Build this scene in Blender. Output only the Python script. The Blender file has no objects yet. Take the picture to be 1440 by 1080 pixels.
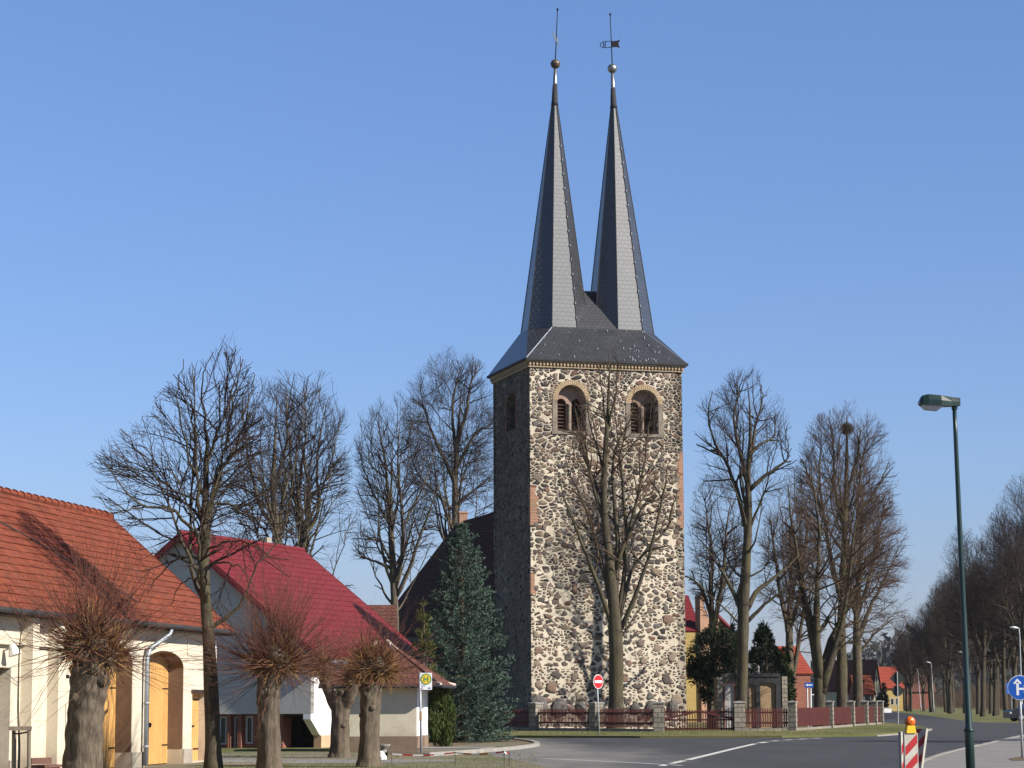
import bpy, math, random
import numpy as np
from mathutils import Vector
from mathutils.geometry import delaunay_2d_cdt
R = math.radians
random.seed(7); RNG = np.random.default_rng(7)
SC = bpy.context.scene
COL = SC.collection

# ------------------------------------------------------------------ camera
F, EYE, ROLL = 3300.0, 1.6, 0.005            # focal length in photo pixels (1440 wide)
PITCH = math.atan(448 / F)
cam_d = bpy.data.cameras.new('camera'); cam = bpy.data.objects.new('camera', cam_d); COL.objects.link(cam)
cam_d.sensor_width = 36; cam_d.lens = 36 * F / 1440; cam_d.clip_end = 12000; cam_d.clip_start = 0.5
cr, sr = math.cos(ROLL), math.sin(ROLL)
fw = np.array([0, math.cos(PITCH), math.sin(PITCH)]); rt0 = np.array([1., 0, 0]); up0 = np.array([0, -math.sin(PITCH), math.cos(PITCH)])
rt = cr * rt0 - sr * up0; up = cr * up0 + sr * rt0
from mathutils import Matrix
cam.matrix_world = Matrix(((rt[0], up[0], -fw[0], 0), (rt[1], up[1], -fw[1], 0), (rt[2], up[2], -fw[2], EYE), (0, 0, 0, 1)))
SC.camera = cam
CAM = np.array([0, 0, EYE])
def ray(px, py): return fw * F + rt * (px - 720) + up * (540 - py)
def at(px, py, Y):
    d = ray(px, py); return CAM + d * (Y / d[1])
def gnd(px, py, z=0.0):
    d = ray(px, py); return CAM + d * ((z - EYE) / d[2])

# ------------------------------------------------------------------ sky, sun, exposure
SUN_AZ, SUN_EL = 64, 33                       # degrees right of "behind the camera", above horizon
w = bpy.data.worlds.new('World'); SC.world = w; w.use_nodes = True
nt = w.node_tree; nt.nodes.clear()
out = nt.nodes.new('ShaderNodeOutputWorld'); bg = nt.nodes.new('ShaderNodeBackground')
sky = nt.nodes.new('ShaderNodeTexSky'); sky.sky_type = 'NISHITA'; sky.sun_disc = False
sdir = Vector((math.sin(R(SUN_AZ)) * math.cos(R(SUN_EL)), -math.cos(R(SUN_AZ)) * math.cos(R(SUN_EL)), math.sin(R(SUN_EL))))
sky.sun_elevation = R(SUN_EL); sky.sun_rotation = math.atan2(sdir.x, sdir.y)
sky.air_density = 1.0; sky.dust_density = 0.25; sky.ozone_density = 3.0; sky.altitude = 300
tint = nt.nodes.new('ShaderNodeMix'); tint.data_type = 'RGBA'; tint.blend_type = 'MULTIPLY'; tint.inputs[0].default_value = 1
tint.inputs[7].default_value = (0.87, 0.975, 1.215, 1)
tc = nt.nodes.new('ShaderNodeTexCoord'); sx = nt.nodes.new('ShaderNodeSeparateXYZ'); nt.links.new(tc.outputs['Generated'], sx.inputs[0])
gr = nt.nodes.new('ShaderNodeValToRGB'); nt.links.new(sx.outputs[2], gr.inputs[0]); gr.color_ramp.elements[0].color = (0.62, 0.56, 0.66, 1); gr.color_ramp.elements[1].position = 0.31; gr.color_ramp.elements[1].color = (1, 1, 1, 1)
e2_ = gr.color_ramp.elements.new(0.45); e2_.color = (0.46, 0.46, 0.48, 1); e3_ = gr.color_ramp.elements.new(1.0); e3_.color = (0.36, 0.36, 0.38, 1)
e_ = gr.color_ramp.elements.new(0.10); e_.color = (0.82, 0.79, 0.83, 1)
hz_ = nt.nodes.new('ShaderNodeMix'); hz_.data_type = 'RGBA'; hz_.blend_type = 'MULTIPLY'; hz_.inputs[0].default_value = 1
nt.links.new(sky.outputs[0], tint.inputs[6]); nt.links.new(tint.outputs[2], hz_.inputs[6]); nt.links.new(gr.outputs[0], hz_.inputs[7]); nt.links.new(hz_.outputs[2], bg.inputs[0]); nt.links.new(bg.outputs[0], out.inputs[0])
bg.inputs[1].default_value = 0.081
sun_d = bpy.data.lights.new('sun', 'SUN'); sun_d.energy = 5.0; sun_d.angle = R(0.53); sun_d.color = (1, 0.94, 0.84)
sun = bpy.data.objects.new('sun', sun_d); COL.objects.link(sun)
sun.rotation_euler = sdir.to_track_quat('Z', 'Y').to_euler(); sun.location = (60, -20, 60)
SC.view_settings.view_transform = 'Standard'; SC.view_settings.look = 'None'
SC.view_settings.exposure = 0.68; SC.view_settings.gamma = 1

# ------------------------------------------------------------------ materials
MATS = {}
class NB:
    def __init__(s, name, rough=0.8, spec=0.3, metal=0.0):
        s.m = bpy.data.materials.new(name); s.m.use_nodes = True; s.t = s.m.node_tree
        s.b = s.t.nodes['Principled BSDF']; s.b.inputs['Roughness'].default_value = rough
        s.b.inputs['Specular IOR Level'].default_value = spec; s.b.inputs['Metallic'].default_value = metal
        MATS[name] = s.m
    def n(s, typ, **kw):
        o = s.t.nodes.new('ShaderNode' + typ)
        for k, v in kw.items(): setattr(o, k, v)
        return o
    def l(s, a, b): s.t.links.new(a, b)
    def coord(s, kind='Object', scale=(1, 1, 1)):
        c = s.n('TexCoord'); m = s.n('Mapping'); m.inputs[3].default_value = scale
        s.l(c.outputs[kind], m.inputs[0]); return m.outputs[0]
    def noise(s, vec, scale, detail=4, rough=0.6):
        o = s.n('TexNoise'); o.inputs['Scale'].default_value = scale; o.inputs['Detail'].default_value = detail
        o.inputs['Roughness'].default_value = rough; s.l(vec, o.inputs['Vector']); return o
    def ramp(s, fac, stops, interp='LINEAR'):
        o = s.n('ValToRGB'); o.color_ramp.interpolation = interp; e = o.color_ramp.elements
        while len(e) < len(stops): e.new(0.5)
        for el, (p, c) in zip(e, stops):
            el.position = p; el.color = (c[0], c[1], c[2], 1) if not isinstance(c, (int, float)) else (c, c, c, 1)
        s.l(fac, o.inputs[0]); return o.outputs[0]
    def mix(s, fac, a, b, mode='MIX'):
        o = s.n('Mix', data_type='RGBA', blend_type=mode)
        if isinstance(fac, (int, float)): o.inputs[0].default_value = fac
        else: s.l(fac, o.inputs[0])
        for v, i in ((a, 6), (b, 7)):
            if isinstance(v, tuple): o.inputs[i].default_value = (*v, 1)
            else: s.l(v, o.inputs[i])
        return o.outputs[2]
    def math(s, op, a, b=None, c=None):
        o = s.n('Math', operation=op)
        for i, v in enumerate((a, b, c)):
            if v is None: continue
            if isinstance(v, (int, float)): o.inputs[i].default_value = v
            else: s.l(v, o.inputs[i])
        return o.outputs[0]
    def bump(s, h, strength=0.5, dist=0.02):
        o = s.n('Bump'); o.inputs['Strength'].default_value = strength; o.inputs['Distance'].default_value = dist
        s.l(h, o.inputs['Height']); s.l(o.outputs[0], s.b.inputs['Normal'])
    def col(s, c): s.l(c, s.b.inputs['Base Color'])
def plain(name, c1, c2=None, scale=3.0, rough=0.8, bump=0.0, bdist=0.02, spec=0.3, metal=0.0, stretch=(1, 1, 1), c3=None, bscale=None, lo=0.35, hi=0.65, dirt=None):
    s = NB(name, rough, spec, metal); v = s.coord('Object', stretch)
    c2 = c2 or tuple(x * 0.75 for x in c1)
    n1 = s.noise(v, scale, 6, 0.65)
    c = s.ramp(n1.outputs[0], [(lo, c1), (hi, c2)])
    if c3:
        n2 = s.noise(v, scale * 0.23, 3); c = s.mix(s.ramp(n2.outputs[0], [(0.45, 0.0), (0.62, 1.0)]), c, c3)
    n3 = s.noise(v, (bscale or scale * 6), 4)
    c = s.mix(0.35, c, s.ramp(n3.outputs[0], [(0.3, 0.55), (0.7, 1.0)]), 'MULTIPLY')
    if dirt:
        o = s.coord('Object'); sp = s.n('SeparateXYZ'); s.l(o, sp.inputs[0]); nn = s.noise(o, 2.2, 6, .7).outputs[0]
        f = s.math('SUBTRACT', s.math('MULTIPLY', nn, 1.7), s.math('MULTIPLY', sp.outputs[2], 0.75)); c = s.mix(s.ramp(f, [(0.25, 0.0), (0.75, 0.7)]), c, dirt)
        g = s.coord('Object', (1.6, 1.6, 0.12)); c = s.mix(s.ramp(s.noise(g, 1.8, 5, .65).outputs[0], [(0.56, 0.0), (0.75, 0.4)]), c, dirt)
    s.col(c)
    if bump: s.bump(n3.outputs[0], bump, bdist)
    return s.m

def asphalt():
    s = NB('asphalt', 0.88, 0.25); v = s.coord('Object', (1, 0.35, 1)); o = s.coord('Object')
    c = s.ramp(s.noise(v, 0.35, 6, .65).outputs[0], [(0.35, (0.066, 0.067, 0.074)), (0.65, (0.047, 0.048, 0.053))])
    # older, lighter surfacing of the side road on the left
    sp = s.n('SeparateXYZ'); s.l(o, sp.inputs[0]); nz = s.noise(v, 0.5, 4).outputs[0]
    f = s.math('ADD', s.math('SUBTRACT', 5.6, s.math('ADD', sp.outputs[0], s.math('MULTIPLY', s.math('ABSOLUTE', s.math('SUBTRACT', sp.outputs[1], 72)), 0.13))), s.math('MULTIPLY', nz, 4.0))
    c = s.mix(s.ramp(s.math('MULTIPLY', f, 0.2), [(0.3, 0.0), (1.0, 1.0)]), c, s.ramp(nz, [(0.35, (0.15, 0.145, 0.14)), (0.65, (0.21, 0.20, 0.185))]))
    fine = s.noise(o, 16, 4); c = s.mix(0.4, c, s.ramp(fine.outputs[0], [(0.3, 0.6), (0.7, 1.05)]), 'MULTIPLY')
    s.col(c); s.bump(fine.outputs[0], .5, .01)
asphalt()
plain('paving', (0.25, 0.235, 0.225), (0.19, 0.18, 0.175), 0.8, 0.9, 0.3, 0.01, bscale=30)
plain('gravel', (0.22, 0.19, 0.145), (0.15, 0.13, 0.09), 0.5, 0.95, 0.8, 0.02, c3=(0.12, 0.13, 0.055), bscale=25)
plain('earth', (0.17, 0.125, 0.08), (0.12, 0.085, 0.05), 0.8, 0.95, 0.8, 0.03, bscale=20)
plain('lawn', (0.115, 0.125, 0.035), (0.20, 0.17, 0.075), 0.5, 0.95, 0.9, 0.04, bscale=18, c3=(0.09, 0.105, 0.03))
plain('concrete', (0.34, 0.32, 0.285), (0.25, 0.235, 0.21), 2, 0.9, 0.3, 0.01)
plain('line_paint', (0.72, 0.71, 0.66), (0.5, 0.5, 0.47), 3, 0.7)
plain('plaster_cream', (0.655, 0.585, 0.47), (0.575, 0.505, 0.395), 0.9, 0.9, 0.25, 0.01, c3=(0.62, 0.55, 0.43), bscale=20, dirt=(0.40, 0.33, 0.25))
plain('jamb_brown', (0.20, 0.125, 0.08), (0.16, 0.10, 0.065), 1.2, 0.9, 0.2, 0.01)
plain('plinth_grey', (0.38, 0.33, 0.27), (0.28, 0.25, 0.2), 1.5, 0.9, 0.4, 0.01)
plain('plaster_grey', (0.52, 0.50, 0.465), (0.45, 0.435, 0.405), 0.7, 0.9, 0.25, 0.01, c3=(0.54, 0.52, 0.48), bscale=15, dirt=(0.36, 0.34, 0.31))
plain('plaster_white', (0.82, 0.82, 0.80), (0.76, 0.76, 0.74), 0.8, 0.9, 0.2, 0.01)
plain('plaster_beige', (0.66, 0.60, 0.46), (0.58, 0.52, 0.39), 1.2, 0.9, 0.3, 0.01, bscale=18, dirt=(0.38, 0.33, 0.26))
plain('plinth_peach', (0.62, 0.40, 0.25), (0.5, 0.32, 0.2), 2, 0.9)
plain('plinth_brown', (0.25, 0.18, 0.13), (0.2, 0.14, 0.1), 2, 0.9)
plain('yellow_plaster', (0.50, 0.36, 0.13), (0.42, 0.30, 0.11), 0.6, 0.9)
plain('cream_far', (0.62, 0.55, 0.36), (0.5, 0.45, 0.3), 0.6, 0.9)
plain('dark_wood', (0.045, 0.028, 0.02), (0.03, 0.02, 0.015), 2, 0.7)
plain('door_brown', (0.10, 0.065, 0.045), (0.075, 0.05, 0.035), 2, 0.7)
plain('shutter_brown', (0.16, 0.06, 0.025), (0.11, 0.04, 0.02), 2, 0.6)
plain('zinc', (0.36, 0.39, 0.43), (0.27, 0.30, 0.34), 3, 0.5, spec=0.5, metal=0.4)
plain('dark_gutter', (0.05, 0.052, 0.055), (0.035, 0.035, 0.04), 3, 0.75, spec=.15)
plain('glass_dark', (0.02, 0.024, 0.028), (0.014, 0.016, 0.02), 1, 0.12, spec=0.6)
plain('window_frame', (0.6, 0.6, 0.58), (0.5, 0.5, 0.48), 3, 0.6)
plain('louvre', (0.10, 0.055, 0.035), (0.07, 0.04, 0.028), 4, 0.8)
plain('niche_plaster', (0.36, 0.25, 0.19), (0.26, 0.18, 0.14), 2.5, 0.9, 0.4, 0.02)
plain('jamb_stone', (0.28, 0.235, 0.185), (0.17, 0.14, 0.115), 2.5, 0.9, 0.5, 0.02)
plain('metal_ball', (0.42, 0.42, 0.43), (0.3, 0.3, 0.32), 2, 0.35, metal=0.8)
plain('copper_ball', (0.16, 0.125, 0.09), (0.10, 0.08, 0.06), 2.5, 0.5, metal=0.5)
plain('iron', (0.012, 0.012, 0.016), (0.008, 0.008, 0.012), 4, 0.75, spec=.1)
plain('vane_grey', (0.3, 0.31, 0.32), (0.2, 0.2, 0.2), 4, 0.4, metal=0.5)
plain('lamp_green', (0.008, 0.032, 0.028), (0.006, 0.024, 0.022), 1.5, 0.38, spec=0.5)
plain('galvanised', (0.46, 0.48, 0.50), (0.36, 0.38, 0.40), 3, 0.5, metal=0.2)
plain('lamp_glass', (0.5, 0.51, 0.52), (0.42, 0.43, 0.45), 3, 0.25, spec=0.6)
plain('sign_red', (0.55, 0.02, 0.03), (0.5, 0.02, 0.03), 3, 0.4)
plain('sign_white', (0.8, 0.8, 0.8), (0.74, 0.74, 0.74), 3, 0.4)
plain('sign_blue', (0.012, 0.10, 0.45), (0.01, 0.085, 0.40), 3, 0.4)
plain('sign_yellow', (0.75, 0.50, 0.03), (0.68, 0.45, 0.03), 3, 0.4)
plain('sign_green', (0.02, 0.22, 0.12), (0.02, 0.2, 0.1), 3, 0.4)
plain('sign_back', (0.045, 0.055, 0.055), (0.035, 0.045, 0.045), 3, 0.6)
plain('beacon_red', (0.42, 0.02, 0.025), (0.36, 0.02, 0.025), 3, 0.5)
plain('beacon_white', (0.50, 0.47, 0.41), (0.38, 0.35, 0.30), 2, 0.5)
plain('lens_orange', (0.75, 0.17, 0.01), (0.6, 0.12, 0.01), 3, 0.25, spec=0.6)
plain('rubber', (0.03, 0.028, 0.028), (0.02, 0.02, 0.02), 3, 0.9)
plain('fence_maroon', (0.125, 0.032, 0.026), (0.085, 0.022, 0.019), 2, 0.75)
plain('post_wood', (0.27, 0.22, 0.16), (0.19, 0.15, 0.11), 3, 0.9, stretch=(1, 1, .2))
plain('bench_wood', (0.16, 0.08, 0.06), (0.11, 0.055, 0.04), 3, 0.8)
plain('car_dark', (0.015, 0.016, 0.02), (0.012, 0.013, 0.016), 2, 0.25, spec=0.6)
plain('mossy_shaded_stone', (0.13, 0.125, 0.095), (0.08, 0.08, 0.06), 2.5, 0.9, .5, .03)  # mossy green stone, with the shade on the vault bay darkened into its colour
plain('dark_slab', (0.035, 0.035, 0.036), (0.025, 0.025, 0.026), 2, 0.6)
plain('panel_tan', (0.33, 0.23, 0.13), (0.27, 0.18, 0.1), 2, 0.8)
plain('hip_mortar', (0.62, 0.52, 0.45), (0.5, 0.38, 0.32), 5, 0.9)
plain('forest_far', (0.055, 0.05, 0.045), (0.035, 0.04, 0.038), 0.02, 0.95)
plain('twig_nest', (0.085, 0.062, 0.046), (0.055, 0.042, 0.032), 5, 0.95)

def leafm(name, c1, c2, c3):
    s = NB(name, 0.7, 0.25); v = s.coord('Object')
    a = s.ramp(s.noise(v, 1.3, 3).outputs[0], [(0.35, c1), (0.65, c2)])
    b = s.ramp(s.noise(v, 9, 2).outputs[0], [(0.5, 0.0), (0.7, 1.0)])
    s.col(s.mix(b, a, c3)); return s.m
leafm('spruce_needles', (0.034, 0.064, 0.038), (0.055, 0.095, 0.070), (0.14, 0.19, 0.16))
leafm('thuja_leaf', (0.042, 0.065, 0.012), (0.03, 0.048, 0.012), (0.085, 0.105, 0.02))
leafm('thin_conifer_leaf', (0.07, 0.075, 0.018), (0.05, 0.06, 0.015), (0.12, 0.115, 0.03))
leafm('yew_leaf', (0.014, 0.024, 0.010), (0.010, 0.018, 0.008), (0.028, 0.045, 0.014))
leafm('grass_tuft', (0.11, 0.13, 0.03), (0.17, 0.15, 0.06), (0.2, 0.17, 0.08))
def bark(name, c1, c2, moss, lo=.5):
    s = NB(name, 0.92, 0.15); v = s.coord('Object', (1, 1, 0.14)); v2 = s.coord('Object')
    n = s.noise(v, 12, 6, .72); c = s.ramp(n.outputs[0], [(0.36, c2), (0.62, c1)])
    c = s.mix(s.ramp(s.noise(v2, 0.9, 4).outputs[0], [(lo, 0.0), (lo + .2, 0.85)]), c, moss)
    c = s.mix(0.5, c, s.ramp(s.noise(v2, 6, 4).outputs[0], [(0.3, 0.5), (0.7, 1.0)]), 'MULTIPLY')
    s.col(c); s.bump(n.outputs[0], 1.0, 0.05); return s.m
bark('bark_pollard', (0.19, 0.15, 0.11), (0.075, 0.058, 0.043), (0.15, 0.125, 0.085))
bark('bark_mossy', (0.12, 0.098, 0.068), (0.048, 0.04, 0.03), (0.10, 0.088, 0.042), .46)
bark('bark_shaded', (0.105, 0.085, 0.062), (0.042, 0.035, 0.028), (0.10, 0.088, 0.045))  # avenue bark: darker than the grey bark, the row's shade put into the colour
bark('bark_grey', (0.16, 0.13, 0.095), (0.06, 0.05, 0.038), (0.14, 0.125, 0.06))
plain('twig_dark', (0.052, 0.038, 0.032), (0.036, 0.027, 0.024), 1.0, 0.85, spec=.15)
plain('twig_brown', (0.115, 0.075, 0.052), (0.07, 0.047, 0.033), 1.0, 0.85, spec=.15)
plain('twig_red', (0.165, 0.075, 0.05), (0.11, 0.05, 0.037), 1.0, 0.85, spec=.15)
plain('twig_russet', (0.13, 0.072, 0.05), (0.085, 0.05, 0.037), 1.0, 0.85, spec=.15)
plain('twig_olive', (0.12, 0.10, 0.05), (0.08, 0.06, 0.035), 1.0, 0.85, spec=.15)
plain('twig_gold', (0.42, 0.27, 0.11), (0.24, 0.12, 0.05), 2.0, 0.85, spec=.15)

def fieldstone(name, m1, m2, m3):
    s = NB(name, 0.9, 0.2); c = s.n('TexCoord'); uv = c.outputs['UV']
    sep = s.n('SeparateXYZ'); s.l(uv, sep.inputs[0])
    wob = s.noise(uv, 1.7, 3); add = s.n('VectorMath', operation='MULTIPLY_ADD'); s.l(wob.outputs['Color'], add.inputs[0])
    add.inputs[1].default_value = (0.30, 0.26, 0); s.l(uv, add.inputs[2])
    fine = s.noise(uv, 7, 2); add2 = s.n('VectorMath', operation='MULTIPLY_ADD'); s.l(fine.outputs['Color'], add2.inputs[0])
    add2.inputs[1].default_value = (0.045, 0.045, 0); s.l(add.outputs[0], add2.inputs[2])
    mp = s.n('Mapping'); mp.inputs[3].default_value = (0.92, 1.42, 1); s.l(add2.outputs[0], mp.inputs[0]); v = mp.outputs[0]
    res = []
    hz = s.math('MULTIPLY', sep.outputs[1], 1 / 21.0)
    wmod = s.noise(uv, 0.55, 2).outputs[0]
    # mortar width: thin at the top, wide in the lower half
    base = s.ramp(hz, [(0.0, 0.145), (0.35, 0.115), (0.55, 0.08), (0.7, 0.058), (1.0, 0.05)])
    wid = s.math('MULTIPLY', base, s.math('ADD', s.math('MULTIPLY', wmod, 1.4), 0.3))
    for sc in (2.1, 3.9):
        e = s.n('TexVoronoi', feature='DISTANCE_TO_EDGE', voronoi_dimensions='2D'); e.inputs['Scale'].default_value = sc; s.l(v, e.inputs['Vector'])
        f = s.n('TexVoronoi', feature='F1', voronoi_dimensions='2D'); f.inputs['Scale'].default_value = sc; s.l(v, f.inputs['Vector'])
        k = s.math('DIVIDE', s.math('SUBTRACT', e.outputs['Distance'], s.math('MULTIPLY', wid, 1.0 if sc < 2 else 1.15)), 0.045)
        rnd = s.math('DIVIDE', s.math('SUBTRACT', s.ramp(hz, [(0.0, 0.49), (0.45, 0.54), (0.75, 0.68)]), f.outputs['Distance']), 0.07)
        k = s.math('MINIMUM', k, rnd); k.node.use_clamp = True
        sh = s.n('SeparateColor'); s.l(f.outputs['Color'], sh.inputs[0])
        # some cells are mortar only
        keep = s.math('GREATER_THAN', sh.outputs[1], 0.07)
        res.append((s.math('MULTIPLY', k, keep), sh.outputs[0], sh.outputs[2], e.outputs['Distance']))
    # clumps of small stones between the boulders
    big = s.n('TexVoronoi', feature='F1', voronoi_dimensions='2D'); big.inputs['Scale'].default_value = 1.1; s.l(v, big.inputs['Vector'])
    bs = s.n('SeparateColor'); s.l(big.outputs['Color'], bs.inputs[0]); sel = s.math('GREATER_THAN', bs.outputs[0], 0.40)
    def pick(i): return s.mix(sel, res[0][i], res[1][i])
    stone, hue, val, edge = [pick(i) for i in range(4)]
    sc_ = s.ramp(hue, [(0.0, (0.062, 0.054, 0.052)), (0.20, (0.135, 0.11, 0.094)), (0.38, (0.165, 0.118, 0.093)), (0.52, (0.10, 0.09, 0.084)),
                       (0.66, (0.21, 0.165, 0.128)), (0.82, (0.18, 0.105, 0.08)), (0.92, (0.29, 0.235, 0.18))], 'CONSTANT')
    sp = s.noise(uv, 22, 4, .7)
    sc_ = s.mix(0.75, sc_, s.ramp(sp.outputs[0], [(0.3, 0.5), (0.75, 1.25)]), 'MULTIPLY')
    sc_ = s.mix(0.5, sc_, s.ramp(val, [(0.0, 0.6), (1.0, 1.25)]), 'MULTIPLY')
    mo = s.ramp(s.noise(uv, 2.2, 5).outputs[0], [(0.3, m1), (0.6, m2), (0.75, m3)])
    mo = s.mix(0.5, mo, s.ramp(s.noise(uv, 14, 4).outputs[0], [(0.3, 0.6), (0.65, 1.05)]), 'MULTIPLY')
    # later pointing smeared over the stones, and long-term staining of the face
    sm = s.ramp(s.noise(uv, 0.9, 5, .7).outputs[0], [(0.63, 0.0), (0.72, 0.7)]); stone = s.math('MULTIPLY', stone, s.math('SUBTRACT', 1.0, s.math('MULTIPLY', sm, s.ramp(s.noise(uv, 6, 3).outputs[0], [(0.4, 1.0), (0.6, 0.25)]))))
    st_m = s.n('Mapping'); st_m.inputs[3].default_value = (1, 0.3, 1); s.l(uv, st_m.inputs[0])
    st_ = s.ramp(s.noise(st_m.outputs[0], 0.5, 4, .6).outputs[0], [(0.35, (0.74, 0.71, 0.67)), (0.6, (1.05, 1.04, 1.02))])
    s.col(s.mix(0.9, s.mix(stone, mo, sc_), st_, 'MULTIPLY'))
    h = s.math('ADD', s.math('MULTIPLY', s.math('MINIMUM', edge, 0.3), s.math('MULTIPLY', stone, 1.2)), s.math('MULTIPLY', sp.outputs[0], 0.12))
    s.bump(h, 1.0, 0.22)
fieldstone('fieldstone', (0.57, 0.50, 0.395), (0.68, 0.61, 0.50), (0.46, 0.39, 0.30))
fieldstone('fieldstone_dark_mortar', (0.15, 0.135, 0.115), (0.21, 0.19, 0.16), (0.12, 0.105, 0.09))   # left flank and nave walls: same stones with darker grey mortar
def bricky(name, cA, cB, mortar, bw, bh, ms=0.02, rough=0.85, bump=0.6, dist=0.02, offs=0.5, spec=0.3, tone=0.5, patch=None):
    s = NB(name, rough, spec); c = s.n('TexCoord'); b = s.n('TexBrick'); b.offset = offs
    b.inputs['Color1'].default_value = (*cA, 1); b.inputs['Color2'].default_value = (*cB, 1); b.inputs['Mortar'].default_value = (*mortar, 1)
    b.inputs['Scale'].default_value = 1; b.inputs['Mortar Size'].default_value = ms; b.inputs['Brick Width'].default_value = bw; b.inputs['Row Height'].default_value = bh
    b.inputs['Bias'].default_value = 0
    s.l(c.outputs['UV'], b.inputs['Vector'])
    n = s.noise(c.outputs['UV'], 1.1, 5); n2 = s.noise(c.outputs['UV'], 11, 3)
    k = s.mix(tone, b.outputs['Color'], s.ramp(n.outputs[0], [(0.3, 0.6), (0.7, 1.25)]), 'MULTIPLY')
    k = s.mix(tone, k, s.ramp(n2.outputs[0], [(0.3, 0.65), (0.7, 1.15)]), 'MULTIPLY')
    if patch:
        ps = s.n('Mapping'); ps.inputs[3].default_value = (1, .45, 1); s.l(c.outputs['UV'], ps.inputs[0])
        k = s.mix(s.ramp(s.noise(ps.outputs[0], 0.7, 7, .72).outputs[0], [(0.50, 0.0), (0.72, 0.75)]), k, patch)
    s.col(k); s.bump(s.math('ADD', s.math('MULTIPLY', b.outputs['Fac'], -1), s.math('MULTIPLY', n2.outputs[0], .4)), bump, dist); return s.m
bricky('slate', (0.036, 0.038, 0.044), (0.022, 0.024, 0.029), (0.010, 0.011, 0.013), 0.34, 0.26, 0.024, 0.44, 0.8, 0.014, .5, 0.95, .85)
b_ = MATS['slate'].node_tree.nodes['Principled BSDF']; b_.inputs['Coat Weight'].default_value = 0.6; b_.inputs['Coat Roughness'].default_value = 0.37; b_.inputs['Coat IOR'].default_value = 1.62
bricky('tile_orange', (0.255, 0.064, 0.031), (0.19, 0.047, 0.025), (0.10, 0.028, 0.02), 0.19, 0.33, 0.014, 0.85, 0.9, 0.02, 0, .2, .75, (0.15, 0.062, 0.042))
bricky('metal_red', (0.185, 0.022, 0.026), (0.165, 0.019, 0.023), (0.09, 0.01, 0.012), 0.22, 0.35, 0.012, 0.5, 0.6, 0.015, 0, .35, .3, (0.115, 0.020, 0.022))
bricky('tile_brown', (0.17, 0.065, 0.045), (0.12, 0.05, 0.038), (0.05, 0.02, 0.018), 0.2, 0.3, 0.015, 0.8, 0.8, 0.02, .5, .25, .6, (0.09, 0.055, 0.04))
bricky('tile_church', (0.12, 0.055, 0.042), (0.085, 0.042, 0.034), (0.03, 0.015, 0.015), 0.2, 0.3, 0.015, 0.95, 0.8, 0.02, .5, .08, .6)
bricky('tile_redfar', (0.36, 0.06, 0.03), (0.28, 0.05, 0.03), (0.12, 0.03, 0.02), 0.25, 0.35, 0.02, 0.8, 0.6, 0.02)
bricky('brick_yellow', (0.47, 0.34, 0.185), (0.37, 0.245, 0.13), (0.42, 0.36, 0.28), 0.25, 0.085, 0.014, .9)
bricky('brick_red', (0.30, 0.075, 0.04), (0.23, 0.06, 0.035), (0.26, 0.2, 0.16), 0.25, 0.085, 0.012, .9)
bricky('brick_orange', (0.36, 0.14, 0.07), (0.25, 0.10, 0.055), (0.45, 0.37, 0.28), 0.25, 0.085, 0.014, .9)
bricky('stone_blocks', (0.30, 0.265, 0.21), (0.22, 0.195, 0.16), (0.11, 0.10, 0.08), 0.42, 0.26, 0.02, .9, 1.0, 0.05)
bricky('planks_ochre', (0.60, 0.34, 0.115), (0.54, 0.295, 0.095), (0.28, 0.13, 0.04), 0.165, 30, 0.008, .7, .5, .01, 0, .3, .35)

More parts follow.
